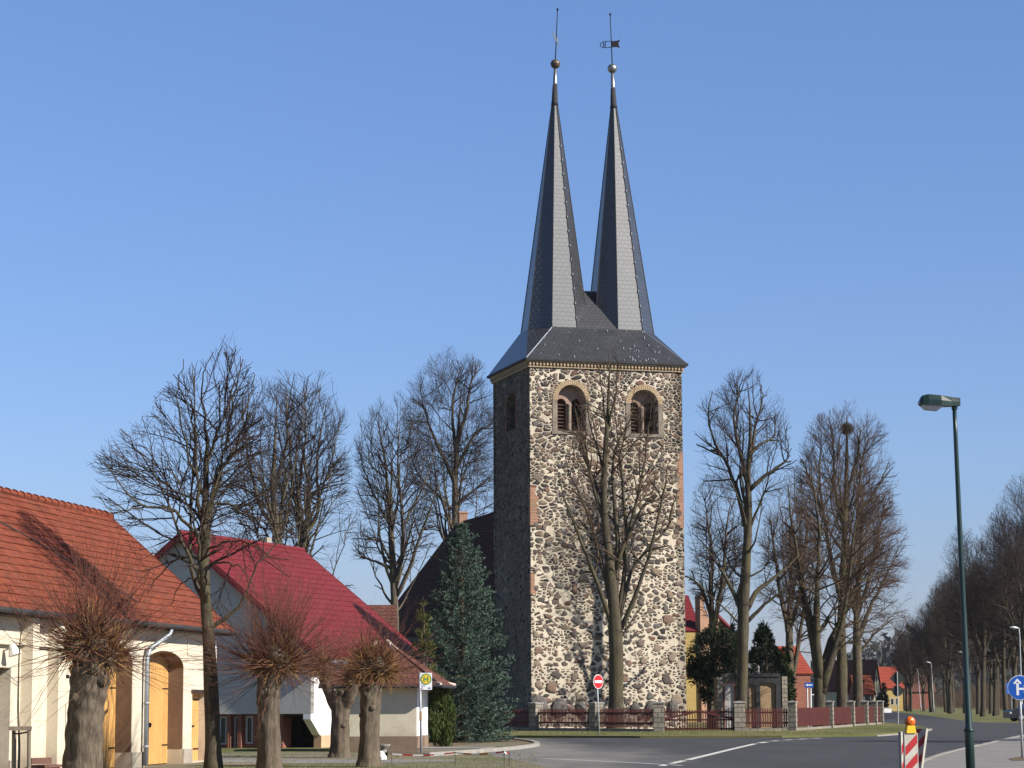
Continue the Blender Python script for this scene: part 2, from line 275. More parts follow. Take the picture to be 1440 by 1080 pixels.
# ------------------------------------------------------------------ mesh helpers
class MB:
    def __init__(s): s.v = []; s.nv = 0; s.loops = []; s.counts = []
    def add(s, verts, faces):
        verts = np.asarray(verts, float).reshape(-1, 3)
        if isinstance(faces, np.ndarray):
            s.loops.append((faces + s.nv).ravel()); s.counts.append(np.full(len(faces), faces.shape[1]))
        else:
            for f in faces: s.loops.append(np.array(f) + s.nv); s.counts.append(np.array([len(f)]))
        s.v.append(verts); s.nv += len(verts); return s
    def quad(s, *p): return s.add(p, [tuple(range(len(p)))])
    def hexa(s, p):          # 8 points: bottom 0-3 ccw, top 4-7
        return s.add(p, np.array([(0, 3, 2, 1), (4, 5, 6, 7), (0, 1, 5, 4), (1, 2, 6, 5), (2, 3, 7, 6), (3, 0, 4, 7)]))
    def box(s, fr, u0, u1, n0, n1, z0, z1):
        u0, u1 = min(u0, u1), max(u0, u1); n0, n1 = min(n0, n1), max(n0, n1)
        # frame: u right, n towards viewer -> (u, -n) is ccw from above
        c = [(u0, n1), (u1, n1), (u1, n0), (u0, n0)]
        return s.hexa([fr.p(u, n, z0) for u, n in c] + [fr.p(u, n, z1) for u, n in c])
    def tube(s, pts, rad, sides=6, cap=True, rough=0.0, seed=0):
        P = np.asarray(pts, float); n = len(P); rad = np.broadcast_to(np.asarray(rad, float), (n,))
        T = np.gradient(P, axis=0); T /= np.linalg.norm(T, axis=1)[:, None] + 1e-9
        a = np.array([1., 0, 0]) if abs(T[0][0]) < .9 else np.array([0, 1., 0])
        V = []; ang = np.arange(sides) * 2 * math.pi / sides; rg = np.random.default_rng(seed); ph = rg.uniform(0, 6.28, 8)
        for i in range(n):
            x = a - T[i] * a.dot(T[i]); x /= np.linalg.norm(x); y = np.cross(T[i], x); a = x
            r = rad[i] * np.ones(sides)
            if rough:
                L = i * 0.7
                r = r * (1 + rough * (0.5 * np.sin(3 * ang + ph[0] + .5 * np.sin(L)) + 0.35 * np.sin(5 * ang + ph[1] + .3 * L) + .3 * np.sin(9 * ang + ph[2] - .2 * L) + 0.4 * np.sin(2 * ang + 1.3 * L + ph[3])))
            V.append(P[i] + np.outer(np.cos(ang) * r, x) + np.outer(np.sin(ang) * r, y))
        V = np.concatenate(V); i = np.arange(n - 1)[:, None] * sides; k = np.arange(sides)[None]; k2 = (k + 1) % sides
        Q = np.stack([i + k, i + k2, i + sides + k2, i + sides + k], -1).reshape(-1, 4)
        s.add(V, Q)
        if cap:
            s.loops.append(np.arange(sides)[::-1] + s.nv - n * sides); s.counts.append(np.array([sides]))
            s.loops.append(np.arange(sides) + s.nv - sides); s.counts.append(np.array([sides]))
        return s
    def prisms(s, P0, P1, R0, R1, sides=3):
        N = len(P0)
        if N == 0: return s
        T = P1 - P0; T = T / (np.linalg.norm(T, axis=1)[:, None] + 1e-9)
        ref = np.where(np.abs(T[:, 2:3]) < .9, np.array([[0, 0, 1.]]), np.array([[1., 0, 0]]))
        X = np.cross(T, ref); X /= np.linalg.norm(X, axis=1)[:, None] + 1e-9; Y = np.cross(T, X)
        a = np.arange(sides) * 2 * math.pi / sides
        off = np.cos(a)[None, :, None] * X[:, None] + np.sin(a)[None, :, None] * Y[:, None]
        V = np.concatenate([P0[:, None] + off * R0[:, None, None], P1[:, None] + off * R1[:, None, None]], 1).reshape(-1, 3)
        b = (np.arange(N) * 2 * sides)[:, None]; k = np.arange(sides)[None]; k2 = (k + 1) % sides
        return s.add(V, np.stack([b + k, b + k2, b + sides + k2, b + sides + k], -1).reshape(-1, 4))
    def lathe(s, c, prof, sides=16):        # prof: (r, z) going up
        V = []; a = np.arange(sides) * 2 * math.pi / sides
        for r, z in prof: V.append(np.stack([c[0] + r * np.cos(a), c[1] + r * np.sin(a), np.full(sides, c[2] + z)], 1))
        n = len(prof); i = np.arange(n - 1)[:, None] * sides; k = np.arange(sides)[None]; k2 = (k + 1) % sides
        s.add(np.concatenate(V), np.stack([i + k, i + k2, i + sides + k2, i + sides + k], -1).reshape(-1, 4))
        s.loops.append(np.arange(sides)[::-1] + s.nv - n * sides); s.counts.append(np.array([sides]))
        s.loops.append(np.arange(sides) + s.nv - sides); s.counts.append(np.array([sides])); return s
    def prism(s, poly, dirv):               # planar polygon of 3-D points extruded by dirv
        P = np.asarray(poly, float); n = len(P); D = np.asarray(dirv, float)
        nrm = sum(np.cross(P[i], P[(i + 1) % n]) for i in range(n))
        if nrm.dot(D) > 0: P = P[::-1]
        s.add(np.concatenate([P, P + D]), [tuple(range(n)), tuple(range(2 * n - 1, n - 1, -1))] + [(i, i + n, (i + 1) % n + n, (i + 1) % n) for i in range(n)])
        return s
    def plate(s, fr, outer, holes=(), n0=0.0, thick=0.2, back=True):
        pts = []; edges = []; polys = [outer] + list(holes)
        for pl in polys:
            b = len(pts); pts += [Vector(p) for p in pl]; edges += [(b + i, b + (i + 1) % len(pl)) for i in range(len(pl))]
        vs, es, fs, *_ = delaunay_2d_cdt(pts, edges, [], 1, 1e-5)
        def inside(p, pl):
            c = False
            for i in range(len(pl)):
                a, b = pl[i], pl[i - 1]
                if (a[1] > p[1]) != (b[1] > p[1]) and p[0] < (b[0] - a[0]) * (p[1] - a[1]) / (b[1] - a[1]) + a[0]: c = not c
            return c
        tri = []
        for f in fs:
            c = (sum(vs[i][0] for i in f) / len(f), sum(vs[i][1] for i in f) / len(f))
            if inside(c, outer) and not any(inside(c, h) for h in holes):
                ar = sum(vs[f[i]][0] * vs[f[(i + 1) % len(f)]][1] - vs[f[(i + 1) % len(f)]][0] * vs[f[i]][1] for i in range(len(f)))
                tri.append(tuple(f) if ar > 0 else tuple(f)[::-1])
        s.add([fr.p(v[0], n0, v[1]) for v in vs], tri)
        if back: s.add([fr.p(v[0], n0 - thick, v[1]) for v in vs], [t[::-1] for t in tri])
        for j, pl in enumerate(polys):
            ar = sum(pl[i][0] * pl[(i + 1) % len(pl)][1] - pl[(i + 1) % len(pl)][0] * pl[i][1] for i in range(len(pl)))
            pl = list(pl) if (ar > 0) == (j == 0) else list(pl)[::-1]
            m = len(pl)
            s.add([fr.p(u, n0, z) for u, z in pl] + [fr.p(u, n0 - thick, z) for u, z in pl], [(i, i + m, (i + 1) % m + m, (i + 1) % m) for i in range(m)])
        return s
    def tiled(s, e0, e1, r0, r1, course=0.3, step=0.02, cols=24, thick=0.1, jit=0.004, curve=None):
        e0, e1, r0, r1 = [np.asarray(a, float) for a in (e0, e1, r0, r1)]
        L = np.linalg.norm(r0 - e0); rows = max(2, int(L / course))
        nrm = np.cross(e1 - e0, r0 - e0); nrm /= np.linalg.norm(nrm)
        if nrm[2] < 0: nrm = -nrm
        S = np.linspace(0, 1, cols + 1)[:, None]
        def line(t):
            sag = 0 if curve is None else curve(t)
            return (e0 + (r0 - e0) * t) * (1 - S) + (e1 + (r1 - e1) * t) * S + np.array([0, 0, sag])
        i = np.arange(cols)
        for k in range(rows):
            a = line(k / rows); b = line((k + 1) / rows)
            j = RNG.normal(0, jit, (cols + 1, 1)); lo = a + nrm * (step + j); hi = b + nrm * 0.001
            Q = np.stack([i, i + 1, cols + 1 + i + 1, cols + 1 + i], 1)
            s.add(np.concatenate([lo, hi]), Q); s.add(np.concatenate([a, lo]), Q)
        d = -nrm * thick
        s.add([e0 + d, e1 + d, r1 + d, r0 + d], [(0, 3, 2, 1)])
        for p, q in ((e0, e1), (e1, r1), (r0, e0)): s.add([p + d, q + d, q + nrm * step, p + nrm * step], [(0, 1, 2, 3)])
        return s
class Fr:                                   # vertical frame: u along the wall, n outward, z up
    def __init__(s, O, U): s.O = np.array([O[0], O[1], 0.]); u = np.array([U[0], U[1], 0.]); s.u = u / np.linalg.norm(u); s.n = np.array([s.u[1], -s.u[0], 0])
    def p(s, u, n, z): return s.O + s.u * u + s.n * n + np.array([0, 0, z])
    def hit(s, px, py, n=0.0):
        d = ray(px, py); t = ((s.O + s.n * n - CAM) @ s.n) / (d @ s.n); q = CAM + d * t
        return float((q - s.O) @ s.u), float(q[2])
    def off(s, u, n): return Fr(s.p(u, n, 0), s.u)
    def side(s, u, n=0, sgn=1):             # frame of a wall turned by 90 degrees
        return Fr(s.p(u, n, 0), -s.n * sgn)
def arch(u0, u1, z0, zs, zt, k=14):
    c, a = (u0 + u1) / 2, abs(u1 - u0) / 2
    return [(u0, z0), (u1, z0)] + [(c + a * math.cos(t), zs + (zt - zs) * math.sin(t)) for t in np.linspace(0, math.pi, k)]
def rect(u0, u1, z0, z1): return [(u0, z0), (u1, z0), (u1, z1), (u0, z1)]

ORG = {}
def thing(name, label, cat, loc, group=None):
    o = bpy.data.objects.new(name, None); COL.objects.link(o); o.location = loc; o.empty_display_size = .3
    o['label'] = label; o['category'] = cat
    if group: o['group'] = group
    ORG[o.name] = np.asarray(loc, float); return o
def build(name, mb, mat, parent=None, smooth=False, uv=False, label=None, org=None):
    org = ORG[parent.name] if parent is not None else (np.zeros(3) if org is None else np.asarray(org, float))
    me = bpy.data.meshes.new(name)
    V = np.concatenate(mb.v) - org; Lp = np.concatenate(mb.loops).astype(np.int32); ct = np.concatenate(mb.counts).astype(np.int32)
    me.vertices.add(len(V)); me.vertices.foreach_set('co', V.astype(np.float32).ravel())
    me.loops.add(len(Lp)); me.loops.foreach_set('vertex_index', Lp)
    me.polygons.add(len(ct)); st = np.concatenate([[0], np.cumsum(ct)[:-1]]).astype(np.int32)
    me.polygons.foreach_set('loop_start', st)
    me.update(calc_edges=True)
    me.polygons.foreach_set('use_smooth', np.full(len(ct), bool(smooth)))
    if uv:
        me.uv_layers.new(name='UVMap'); nr = np.empty(len(ct) * 3, np.float32); me.polygons.foreach_get('normal', nr); nr = nr.reshape(-1, 3).astype(float)
        t = np.cross(np.array([0, 0, 1.]), nr); ln = np.linalg.norm(t, axis=1); t[ln < 1e-3] = (1, 0, 0); ln[ln < 1e-3] = 1; t /= ln[:, None]
        b = np.cross(nr, t); pi = np.repeat(np.arange(len(ct)), ct); W = V + org
        uvs = np.stack([(W[Lp] * t[pi]).sum(1), (W[Lp] * b[pi]).sum(1)], 1)
        me.uv_layers[0].data.foreach_set('uv', uvs.astype(np.float32).ravel())
    me.materials.append(MATS[mat]); me.update()
    o = bpy.data.objects.new(name, me); COL.objects.link(o)
    if parent is not None: o.parent = parent
    else: o.location = org
    ORG[o.name] = org
    if label: o['label'] = label
    return o
def tag(o, label=None, cat=None, group=None, kind=None):
    for k, v in (('label', label), ('category', cat), ('group', group), ('kind', kind)):
        if v: o[k] = v
    return o
def structure(name, mb, mat, uv=False): return tag(build(name, mb, mat, uv=uv), kind='structure')
def copy_thing(root, loc, rz, scale=1.0, label=None):
    c = root.copy(); COL.objects.link(c); c.location = loc; c.rotation_euler = (0, 0, rz); c.scale = (scale,) * 3
    if label: c['label'] = label
    for ch in list(root.children):
        d = ch.copy(); COL.objects.link(d); d.parent = c
        for g in list(ch.children):
            e = g.copy(); COL.objects.link(e); e.parent = d
    return c
XY = Fr((0, 0), (1, 0))

# ------------------------------------------------------------------ ground, road, pavements
structure('ground', MB().quad((-2500, -60, 0), (2500, -60, 0), (2500, 6000, 0), (-2500, 6000, 0)), 'lawn')
def sheet(px, z, extra=()): return [gnd(x, y, z) for x, y in px]
def poly_sheet(name, pts, z, mat, thick=0.0):
    mb = MB(); P = [np.array([p[0], p[1], z]) for p in pts]
    fr = Fr((0, 0), (1, 0)); v2 = [(p[0], p[1]) for p in pts]
    vs, es, fs, *_ = delaunay_2d_cdt([Vector(p) for p in v2], [(i, (i + 1) % len(v2)) for i in range(len(v2))], [], 1, 1e-6)
    tri = []
    for f in fs:
        ar = sum(vs[f[i]][0] * vs[f[(i + 1) % len(f)]][1] - vs[f[(i + 1) % len(f)]][0] * vs[f[i]][1] for i in range(len(f)))
        tri.append(tuple(f) if ar > 0 else tuple(f)[::-1])
    mb.add([(v[0], v[1], z) for v in vs], tri)
    if thick:
        ar = sum(v2[i][0] * v2[(i + 1) % len(v2)][1] - v2[(i + 1) % len(v2)][0] * v2[i][1] for i in range(len(v2)))
        q = P if ar > 0 else P[::-1]; m = len(q)
        mb.add([a - np.array([0, 0, thick]) for a in q] + list(q), [(i, (i + 1) % m, (i + 1) % m + m, i + m) for i in range(m)])
    return structure(name, mb, mat)
def strip(mb, px, wd, z, h=0.0):            # a band along a ground polyline; h > 0 makes a kerb
    P = np.array([gnd(x, y)[:2] if len((x, y)) == 2 else 0 for x, y in px]); T = np.gradient(P, axis=0); T /= np.linalg.norm(T, axis=1)[:, None]
    N = np.stack([-T[:, 1], T[:, 0]], 1) * wd / 2; a = P + N; b = P - N; n = len(P)
    up_ = lambda q, zz: np.concatenate([q, np.full((n, 1), zz)], 1)
    i = np.arange(n - 1)
    mb.add(np.concatenate([up_(a, z + h), up_(b, z + h)]), np.stack([i, n + i, n + i + 1, i + 1], 1))
    if h:
        for q, flip in ((a, 0), (b, 1)):
            Q = np.stack([i, i + 1, n + i + 1, n + i], 1)
            mb.add(np.concatenate([up_(q, 0), up_(q, z + h)]), Q if flip else Q[:, ::-1])
        for e in (0, n - 1): mb.quad((*a[e], 0), (*b[e], 0), (*b[e], z + h), (*a[e], z + h))
    return mb
far_road = [(1560, 1015.5), (1440, 1016.5), (1380, 1016), (1340, 1011.5), (1300, 1006), (1270, 1002.5), (1243, 999), (1222, 995.5), (1205, 993.6)]
left_road = [(1197, 993.6), (1211, 995.5), (1227, 998.5), (1233, 1001), (1232, 1005), (1226, 1012), (1222, 1018), (900, 1036), (690, 1039.5), (690, 1060), (700, 1071), (735, 1076), (760, 1085)]
rd = sheet(far_road, 0) + sheet(left_road, 0) + [np.array([0.5, 40, 0]), np.array([0.5, -40, 0]), np.array([90, -40, 0]), np.array([120, 120, 0])]
poly_sheet('road', rd, 0.004, 'asphalt')
verge = [(600, 1031), (760, 1030.5), (940, 1031.5), (1120, 1030), (1200, 1024), (1232, 1017), (1262, 1019.5), (1290, 1023), (1308, 1026.5), (1300, 1029), (1270, 1032.5), (1230, 1035.5), (1100, 1037.5), (900, 1038), (690, 1037.5), (600, 1037)]
poly_sheet('verge', sheet(verge, 0), 0.10, 'lawn', 0.1)
strip(kb := MB(), [(1232, 1035.8), (1272, 1032.8), (1302, 1029.2), (1309.5, 1026.4), (1292, 1022.6), (1264, 1019.2)], 0.12, 0, 0.06)
structure('verge_kerb', kb, 'concrete')
fore = [(-200, 1200), (-200, 1062), (480, 1058), (560, 1062), (700, 1064), (735, 1071), (770, 1079), (790, 1095), (800, 1200)]
poly_sheet('forecourt', sheet(fore, 0), 0.008, 'gravel')
poly_sheet('path', sheet([(250, 1066), (420, 1068), (560, 1069), (640, 1068.5), (640, 1071), (560, 1073), (420, 1074), (250, 1072)], 0), 0.012, 'paving')
isl = [(590, 1064), (545, 1065), (545, 1052), (600, 1046), (700, 1041.8), (733, 1043.4), (750, 1046), (755, 1048.6), (742, 1051.6), (700, 1055.8), (650, 1060)]
poly_sheet('island', sheet(isl, 0), 0.07, 'earth', 0.07)
poly_sheet('island_path', sheet([(585, 1060), (600, 1055), (700, 1046.5), (738, 1047), (735, 1049.5), (700, 1054), (650, 1058.3), (590, 1062.5)], 0), 0.076, 'gravel')
strip(kb := MB(), [(694, 1041.2), (720, 1042.2), (736, 1043.6), (748, 1045.4), (754.5, 1047.4), (755, 1049.2), (745, 1051.6), (725, 1054), (700, 1056.4), (650, 1060.5), (600, 1064)], 0.2, 0, 0.12)
structure('island_kerb', kb, 'concrete')
walk = [(1283, 1090), (1288, 1080), (1300, 1073), (1325, 1063.5), (1352, 1056.5), (1384, 1049.5), (1412, 1042), (1440, 1036), (1500, 1031), (1600, 1027)]
poly_sheet('sidewalk', sheet(walk, 0) + [np.array([60, 40, 0]), np.array([60, 10, 0]), np.array([5, 10, 0])], 0.07, 'paving', 0.07)
strip(kb := MB(), walk[1:-1], 0.16, 0, 0.085); structure('sidewalk_kerb', kb, 'concrete')
poly_sheet('sign_bed', sheet([(1418, 1071), (1432, 1068), (1460, 1067), (1460, 1073), (1425, 1074)], 0), 0.078, 'earth')
mk = MB()
strip(mk, [(930, 1077.5), (938, 1075.6)], 0.2, 0.010); strip(mk, [(944, 1074.2), (962, 1070)], 0.2, 0.010)
strip(mk, [(967, 1069), (1000, 1061), (1030, 1053.6), (1062, 1046.2)], 0.22, 0.010)
for a, b in (((1068, 1045.2), (1078, 1043.6)), ((1086, 1042.6), (1094, 1041.8)), ((1102, 1041.2), (1115, 1040.4)), ((1122, 1040), (1135, 1039.2)), ((1142, 1038.8), (1155, 1038.2))): strip(mk, [a, b], 0.3, 0.010)
strip(mk, [(765, 1067), (830, 1070), (900, 1073.5), (960, 1077)], 0.14, 0.010)
for a, b in (((1368, 1049.8), (1378, 1047.4)), ((1386, 1045.6), (1394, 1044)), ((1400, 1042.6), (1412, 1040))): strip(mk, [a, b], 0.22, 0.010)
structure('road_markings', mk, 'line_paint')
# dark tyre-worn grass tufts along the verge
def blades(P, h, wd, lean, rng):
    N = len(P); a = rng.uniform(0, 6.28, N); d = np.stack([np.cos(a), np.sin(a), np.zeros(N)], 1)
    hh = h * rng.uniform(.5, 1.2, N)[:, None]; tip = P + np.array([0, 0, 1.]) * hh + d * hh * lean * rng.uniform(0, 1, (N, 1))
    s_ = np.stack([-d[:, 1], d[:, 0], d[:, 2]], 1) * wd
    V = np.stack([P - s_, P + s_, tip], 1).reshape(-1, 3); return V, np.arange(3 * N).reshape(-1, 3)
gp = []
for _ in range(9000):
    if _ < 5200: x = random.uniform(690, 1300); y = random.uniform(1031.5, 1037) if x < 1200 else random.uniform(1026, 1032)
    else: x = random.uniform(260, 760); y = random.uniform(1058, 1090)
    g = gnd(x, y); gp.append((g[0], g[1], 0.1 if _ < 5200 else 0.0))
tag(build('grass', MB().add(*blades(np.array(gp), .055, .010, .9, RNG)), 'grass_tuft'), kind='stuff')

# ------------------------------------------------------------------ church with twin-spired fieldstone tower
a_ = R(16.5)
A0 = at(747, 900, 137.0)
CF = Fr((A0[0], A0[1]), (math.cos(a_), math.sin(a_)))      # u along the west front, n towards the viewer
TW, TD = CF.hit(964, 900)[0], 7.8
zE = CF.hit(745, 507, 0.3)[1] + 0.17                          # eave height
church = thing('church', 'fieldstone village church with square tower, two slate spires and a dark tiled nave', 'church', CF.p(TW / 2, -TD / 2, 0))
# west front: openings from the photograph
def wpx(px, py): return CF.hit(px, py)
w1 = (wpx(784, 600)[0], wpx(824, 600)[0], wpx(800, 606)[1], wpx(800, 563)[1], wpx(800, 541)[1])
w2 = (wpx(887, 600)[0], wpx(926, 600)[0], wpx(905, 610)[1], wpx(905, 568)[1], wpx(905, 548)[1])
holes = [arch(*w_) for w_ in (w1, w2)]
zW = zE - 0.50
wallmb = MB().plate(CF, rect(0, TW, 0, zW), holes, 0, 1.1)
SF = CF.side(0, -TD, 1)                                       # left flank, u from back to front... towards viewer
SF = Fr(CF.p(0, -TD, 0), CF.n)                                # u runs from the back corner to the near corner, outward normal = -CF.u
sw = [SF.hit(712.5, 600)[0], SF.hit(725, 600)[0], SF.hit(718, 605)[1], SF.hit(718, 568)[1], SF.hit(718, 553)[1]]
flank = MB().plate(SF, rect(0, TD - 1.1, 0, zW), [arch(*sw)], 0, 1.1)
# the near corner block of the flank, right flank and back
flank.plate(SF, rect(TD - 1.1, TD - .004, 0, zW), [], 0.002, 0.5)
RF = Fr(CF.p(TW, 0, 0), -CF.n); wallmb.plate(RF, rect(1.1, TD, 0, zW), [], 0, 1.1); wallmb.plate(RF, rect(0, 1.1, 0, zW), [], 0, .5)
BFr = Fr(CF.p(TW, -TD, 0), -CF.u); wallmb.plate(BFr, rect(0, TW, 0, zW), [], 0, 0.6)
tower = build('tower_wall', wallmb, 'fieldstone', church, uv=True); build('flank_wall', flank, 'fieldstone_dark_mortar', church, uv=True)
# projecting field stones: real relief in the rough masonry
def stones():
    mb = MB(); rg = np.random.default_rng(5); placed = []
    def blocked(u, z, r):
        for w_ in (w1, w2):
            if w_[0] - .55 - r < u < w_[1] + .55 + r and w_[2] - .3 - r < z < w_[4] + .5 + r: return True
        return False
    for k in range(2600):
        z = rg.uniform(.3, zW - .3); big = 1 - z / zW
        r = rg.uniform(.10, .17 + .17 * max(0, big)) if rg.uniform() < .85 else rg.uniform(.2, .26 + .2 * big)
        u = rg.uniform(r + .06, TW - r - .06)
        if blocked(u, z, r): continue
        if any((u - q[0]) ** 2 + (z - q[1]) ** 2 < (r + q[2]) ** 2 * 1.0 for q in placed): continue
        placed.append((u, z, r))
        if len(placed) > 430: break
    for u, z, r in placed:
        n = int(rg.integers(7, 11)); an = np.sort(rg.uniform(0, 6.28, n) * .35 + np.arange(n) * 6.28 / n * .9); asp = rg.uniform(.95, 1.35)
        rr = r * rg.uniform(.82, 1.08, n); dep = r * rg.uniform(.14, .30)
        ring = lambda k_, d_: [CF.p(u + math.cos(t) * q * k_ * asp, d_, z + math.sin(t) * q * k_ / asp) for t, q in zip(an, rr)]
        V = ring(1, -.01) + ring(.86, dep * .7) + ring(.5, dep)
        i = np.arange(n); i2 = (i + 1) % n
        mb.add(V, [(int(x), int(y), int(y) + n, int(x) + n) for x, y in zip(i, i2)] + [(int(x) + n, int(y) + n, int(y) + 2 * n, int(x) + 2 * n) for x, y in zip(i, i2)] + [tuple(range(2 * n, 3 * n))])
    return mb
s_ = NB('boulder', 0.88, 0.25); v_ = s_.coord('Object')
isl_ = s_.n('NewGeometry')
c_ = s_.ramp(isl_.outputs['Random Per Island'], [(0.0, (0.10, 0.085, 0.08)), (0.18, (0.19, 0.15, 0.125)), (0.42, (0.14, 0.125, 0.115)), (0.56, (0.22, 0.145, 0.11)), (0.72, (0.27, 0.21, 0.155)), (0.92, (0.12, 0.095, 0.085))], 'CONSTANT')
sp_ = s_.noise(v_, 16, 5, .7); s_.col(s_.mix(.8, c_, s_.ramp(sp_.outputs[0], [(0.3, 0.5), (0.75, 1.3)]), 'MULTIPLY')); s_.bump(sp_.outputs[0], .6, .05)
build('boulder_facing', stones(), 'boulder', church, smooth=False)
plain('boulder_grey', (0.15, 0.135, 0.125), (0.09, 0.08, 0.075), 2.5, 0.9, .6, .05)
# big boulders at the foot of the wall
fb = MB()
for px, r_, h_ in ((757, .62, .75), (787, .55, .62), (816, .4, .4), (917, .5, .5), (946, .35, .6), (838, .3, .35), (893, .32, .3)):
    u = CF.hit(px, 990)[0]; rg = np.random.default_rng(px)
    an = np.linspace(0, 6.28, 10, endpoint=False); q = rg.uniform(.85, 1.1, 10)
    z0_ = CF.hit(px, 996)[1] if px != 757 else CF.hit(px, 993)[1]
    ring = lambda k_, d_: [CF.p(u + math.cos(t) * x * k_ * r_, d_, max(0, z0_ + math.sin(t) * x * k_ * h_)) for t, x in zip(an, q)]
    V = ring(1, -.01) + ring(.85, .16) + ring(.45, .24)
    fb = MB(); fb.add(V, [(i, (i + 1) % 10, (i + 1) % 10 + 10, i + 10) for i in range(10)] + [(i + 10, (i + 1) % 10 + 10, (i + 1) % 10 + 20, i + 20) for i in range(10)] + [tuple(range(20, 30))]); build('foundation_boulder', fb, 'boulder_grey', church)
# brick repairs at the corners
bq = MB(); rg = random.Random(3)
def quoin(px0, px1, y0, y1, right):
    bq = MB()
    z0, z1 = CF.hit((px0 + px1) / 2, y1)[1], CF.hit((px0 + px1) / 2, y0)[1]; z = z0
    while z < z1:
        ww = abs(CF.hit(px1, y0)[0] - CF.hit(px0, y0)[0]) * rg.uniform(.55, 1.1); h = .17
        if right: bq.box(CF, TW - ww, TW + .012, -.3, .012, z, z + h - .004)
        else: bq.box(CF, -.012, ww, -.3, .012, z, z + h - .004)
        z += h
    build('brick_repair', bq, 'brick_orange', church, uv=True)
quoin(955, 963, 640, 668, True); quoin(955, 963, 670, 742, True); quoin(747, 758, 688, 738, False); quoin(747, 754, 810, 835, False)
# brick cornice with dentils on the visible sides
cm = MB()
cm.box(CF, -.10, TW + .10, -.5, .10, zW, zW + .12)
cm.box(SF, -.05, TD - .5, -.5, .10, zW, zW + .12)
cm.box(CF, -.22, TW + .22, -.5, .22, zW + .28, zW + .46); cm.box(SF, -.05, TD - .5, -.5, .22, zW + .28, zW + .46)
n_ = int(TW / .21)
for i in range(n_ + 1): cm.box(CF, i * TW / n_ - .055, i * TW / n_ + .055, -.2, .19, zW + .122, zW + .278)
cm.box(CF, -.02, TW + .02, -.5, .02, zW + .12, zW + .28); cm.box(SF, 0, TD - .5, -.5, .02, zW + .12, zW + .28)
for i in range(int(TD / .21)): cm.box(SF, i * .21, i * .21 + .11, -.2, .19, zW + .122, zW + .278)
build('cornice', cm, 'brick_yellow', church, uv=True)
# belfry windows
def belfry(w_, fr, px_c=None):
    u0, u1, z0, zs, zt = w_; t = .30
    ring = MB(); outer = arch(u0 - t, u1 + t, zs, zs, zt + t, 26); 
    k = 26
    oa = outer[2:]; ia = arch(u0, u1, zs, zs, zt, 26)[2:]
    for i in range(k - 1):            # voussoir bricks
        g = .08; a = np.array(oa[i]); b = np.array(oa[i + 1]); c = np.array(ia[i + 1]); d = np.array(ia[i])
        mid = lambda p, q, f: p + (q - p) * f
        q = [mid(a, b, g), mid(a, b, 1 - g), mid(d, c, 1 - g), mid(d, c, g)]
        ring.prism([fr.p(x[0], .035, x[1]) for x in q], -fr.n * .3)
    win = build('belfry_window', ring, 'brick_yellow', church, uv=True)
    jm = MB()
    jm.box(fr, u0 - t, u0 - .003, -.3, .03, z0, zs - .01); jm.box(fr, u1 + .003, u1 + t, -.3, .03, z0, zs - .01); jm.box(fr, u0 - t - .05, u1 + t + .05, -.3, .06, z0 - .2, z0 - .004)
    build('jamb', jm, 'jamb_stone', win)
    uc = (u0 + u1) / 2; hw = (u1 - u0) / 2; zc = zs - .15
    lh = [arch(u0 + .10, uc - .16, z0 + .06, zc, zc + .32, 10), arch(uc + .16, u1 - .10, z0 + .06, zc, zc + .32, 10)]
    bk = MB().plate(fr, arch(u0 + .004, u1 - .004, z0 + .003, zs, zt - .004, 20), lh, -.55, .25)
    build('twin_arch', bk, 'niche_plaster', win)
    co = MB().lathe(fr.p(uc, -.48, z0 + .02), [(.13, 0), (.13, .1), (.095, .14), (.09, zc - z0 - .25), (.15, zc - z0 - .1), (.15, zc - z0 - .02)], 12)
    build('column', co, 'jamb_stone', win, smooth=True)
    sl = MB()
    for L in lh:
        l0, l1 = L[0][0] + .004, L[1][0] - .004; z = z0 + .12
        while z < zc + .12:
            sl.hexa([fr.p(l0, -.86, z + .10), fr.p(l0, -.62, z), fr.p(l1, -.62, z), fr.p(l1, -.86, z + .10), fr.p(l0, -.86, z + .13), fr.p(l0, -.62, z + .03), fr.p(l1, -.62, z + .03), fr.p(l1, -.86, z + .13)]); z += .21
        sl.box(fr, l0 - .1, l1 + .1, -1.08, -1.0, z0 + .06, zc + .35)
    build('louvre', sl, 'louvre', win)
belfry(w1, CF); belfry(w2, CF)
lm = MB(); lm.box(SF, sw[0] - .2, sw[1] + .2, -.95, -.85, sw[2] - .1, sw[4] + .2)
build('flank_louvre', lm, 'louvre', church)
for a_0, a_1 in ((sw[0] - .15, sw[0] - .003), (sw[1] + .003, sw[1] + .15)): build('flank_jamb', MB().box(SF, a_0, a_1, -.3, .02, sw[2], sw[4]), 'brick_red', church, uv=True)
# tower roof
TC = Fr(CF.p(TW / 2, -TD / 2, 0), CF.u)
hx, hy = TW / 2 + .29, TD / 2 + .29
zR0 = zE
def oct_ring(cx, r_in, z, cy=0):                # octagon with flats parallel to the tower
    k = r_in * math.tan(math.pi / 8)
    return [(cx - k, cy + r_in, z), (cx + k, cy + r_in, z), (cx + r_in, cy + k, z), (cx + r_in, cy - k, z), (cx + k, cy - r_in, z), (cx - k, cy - r_in, z), (cx - r_in, cy - k, z), (cx - r_in, cy + k, z)]
T_ = lambda p: TC.p(p[0], p[1], p[2])
def tpx(px, py, n): return TC.hit(px, py, n)
r0 = 1.97
zO = tpx(794, 461, r0)[1]
cxL = (tpx(775, 461, r0)[0] + tpx(813, 461, r0)[0]) / 2; cxR = (tpx(868.5, 462, r0)[0] + tpx(905.5, 462, r0)[0]) / 2
zRidge = tpx(823, 410, 0)[1]
rm = MB(); ks = r0 * math.tan(math.pi / 8)
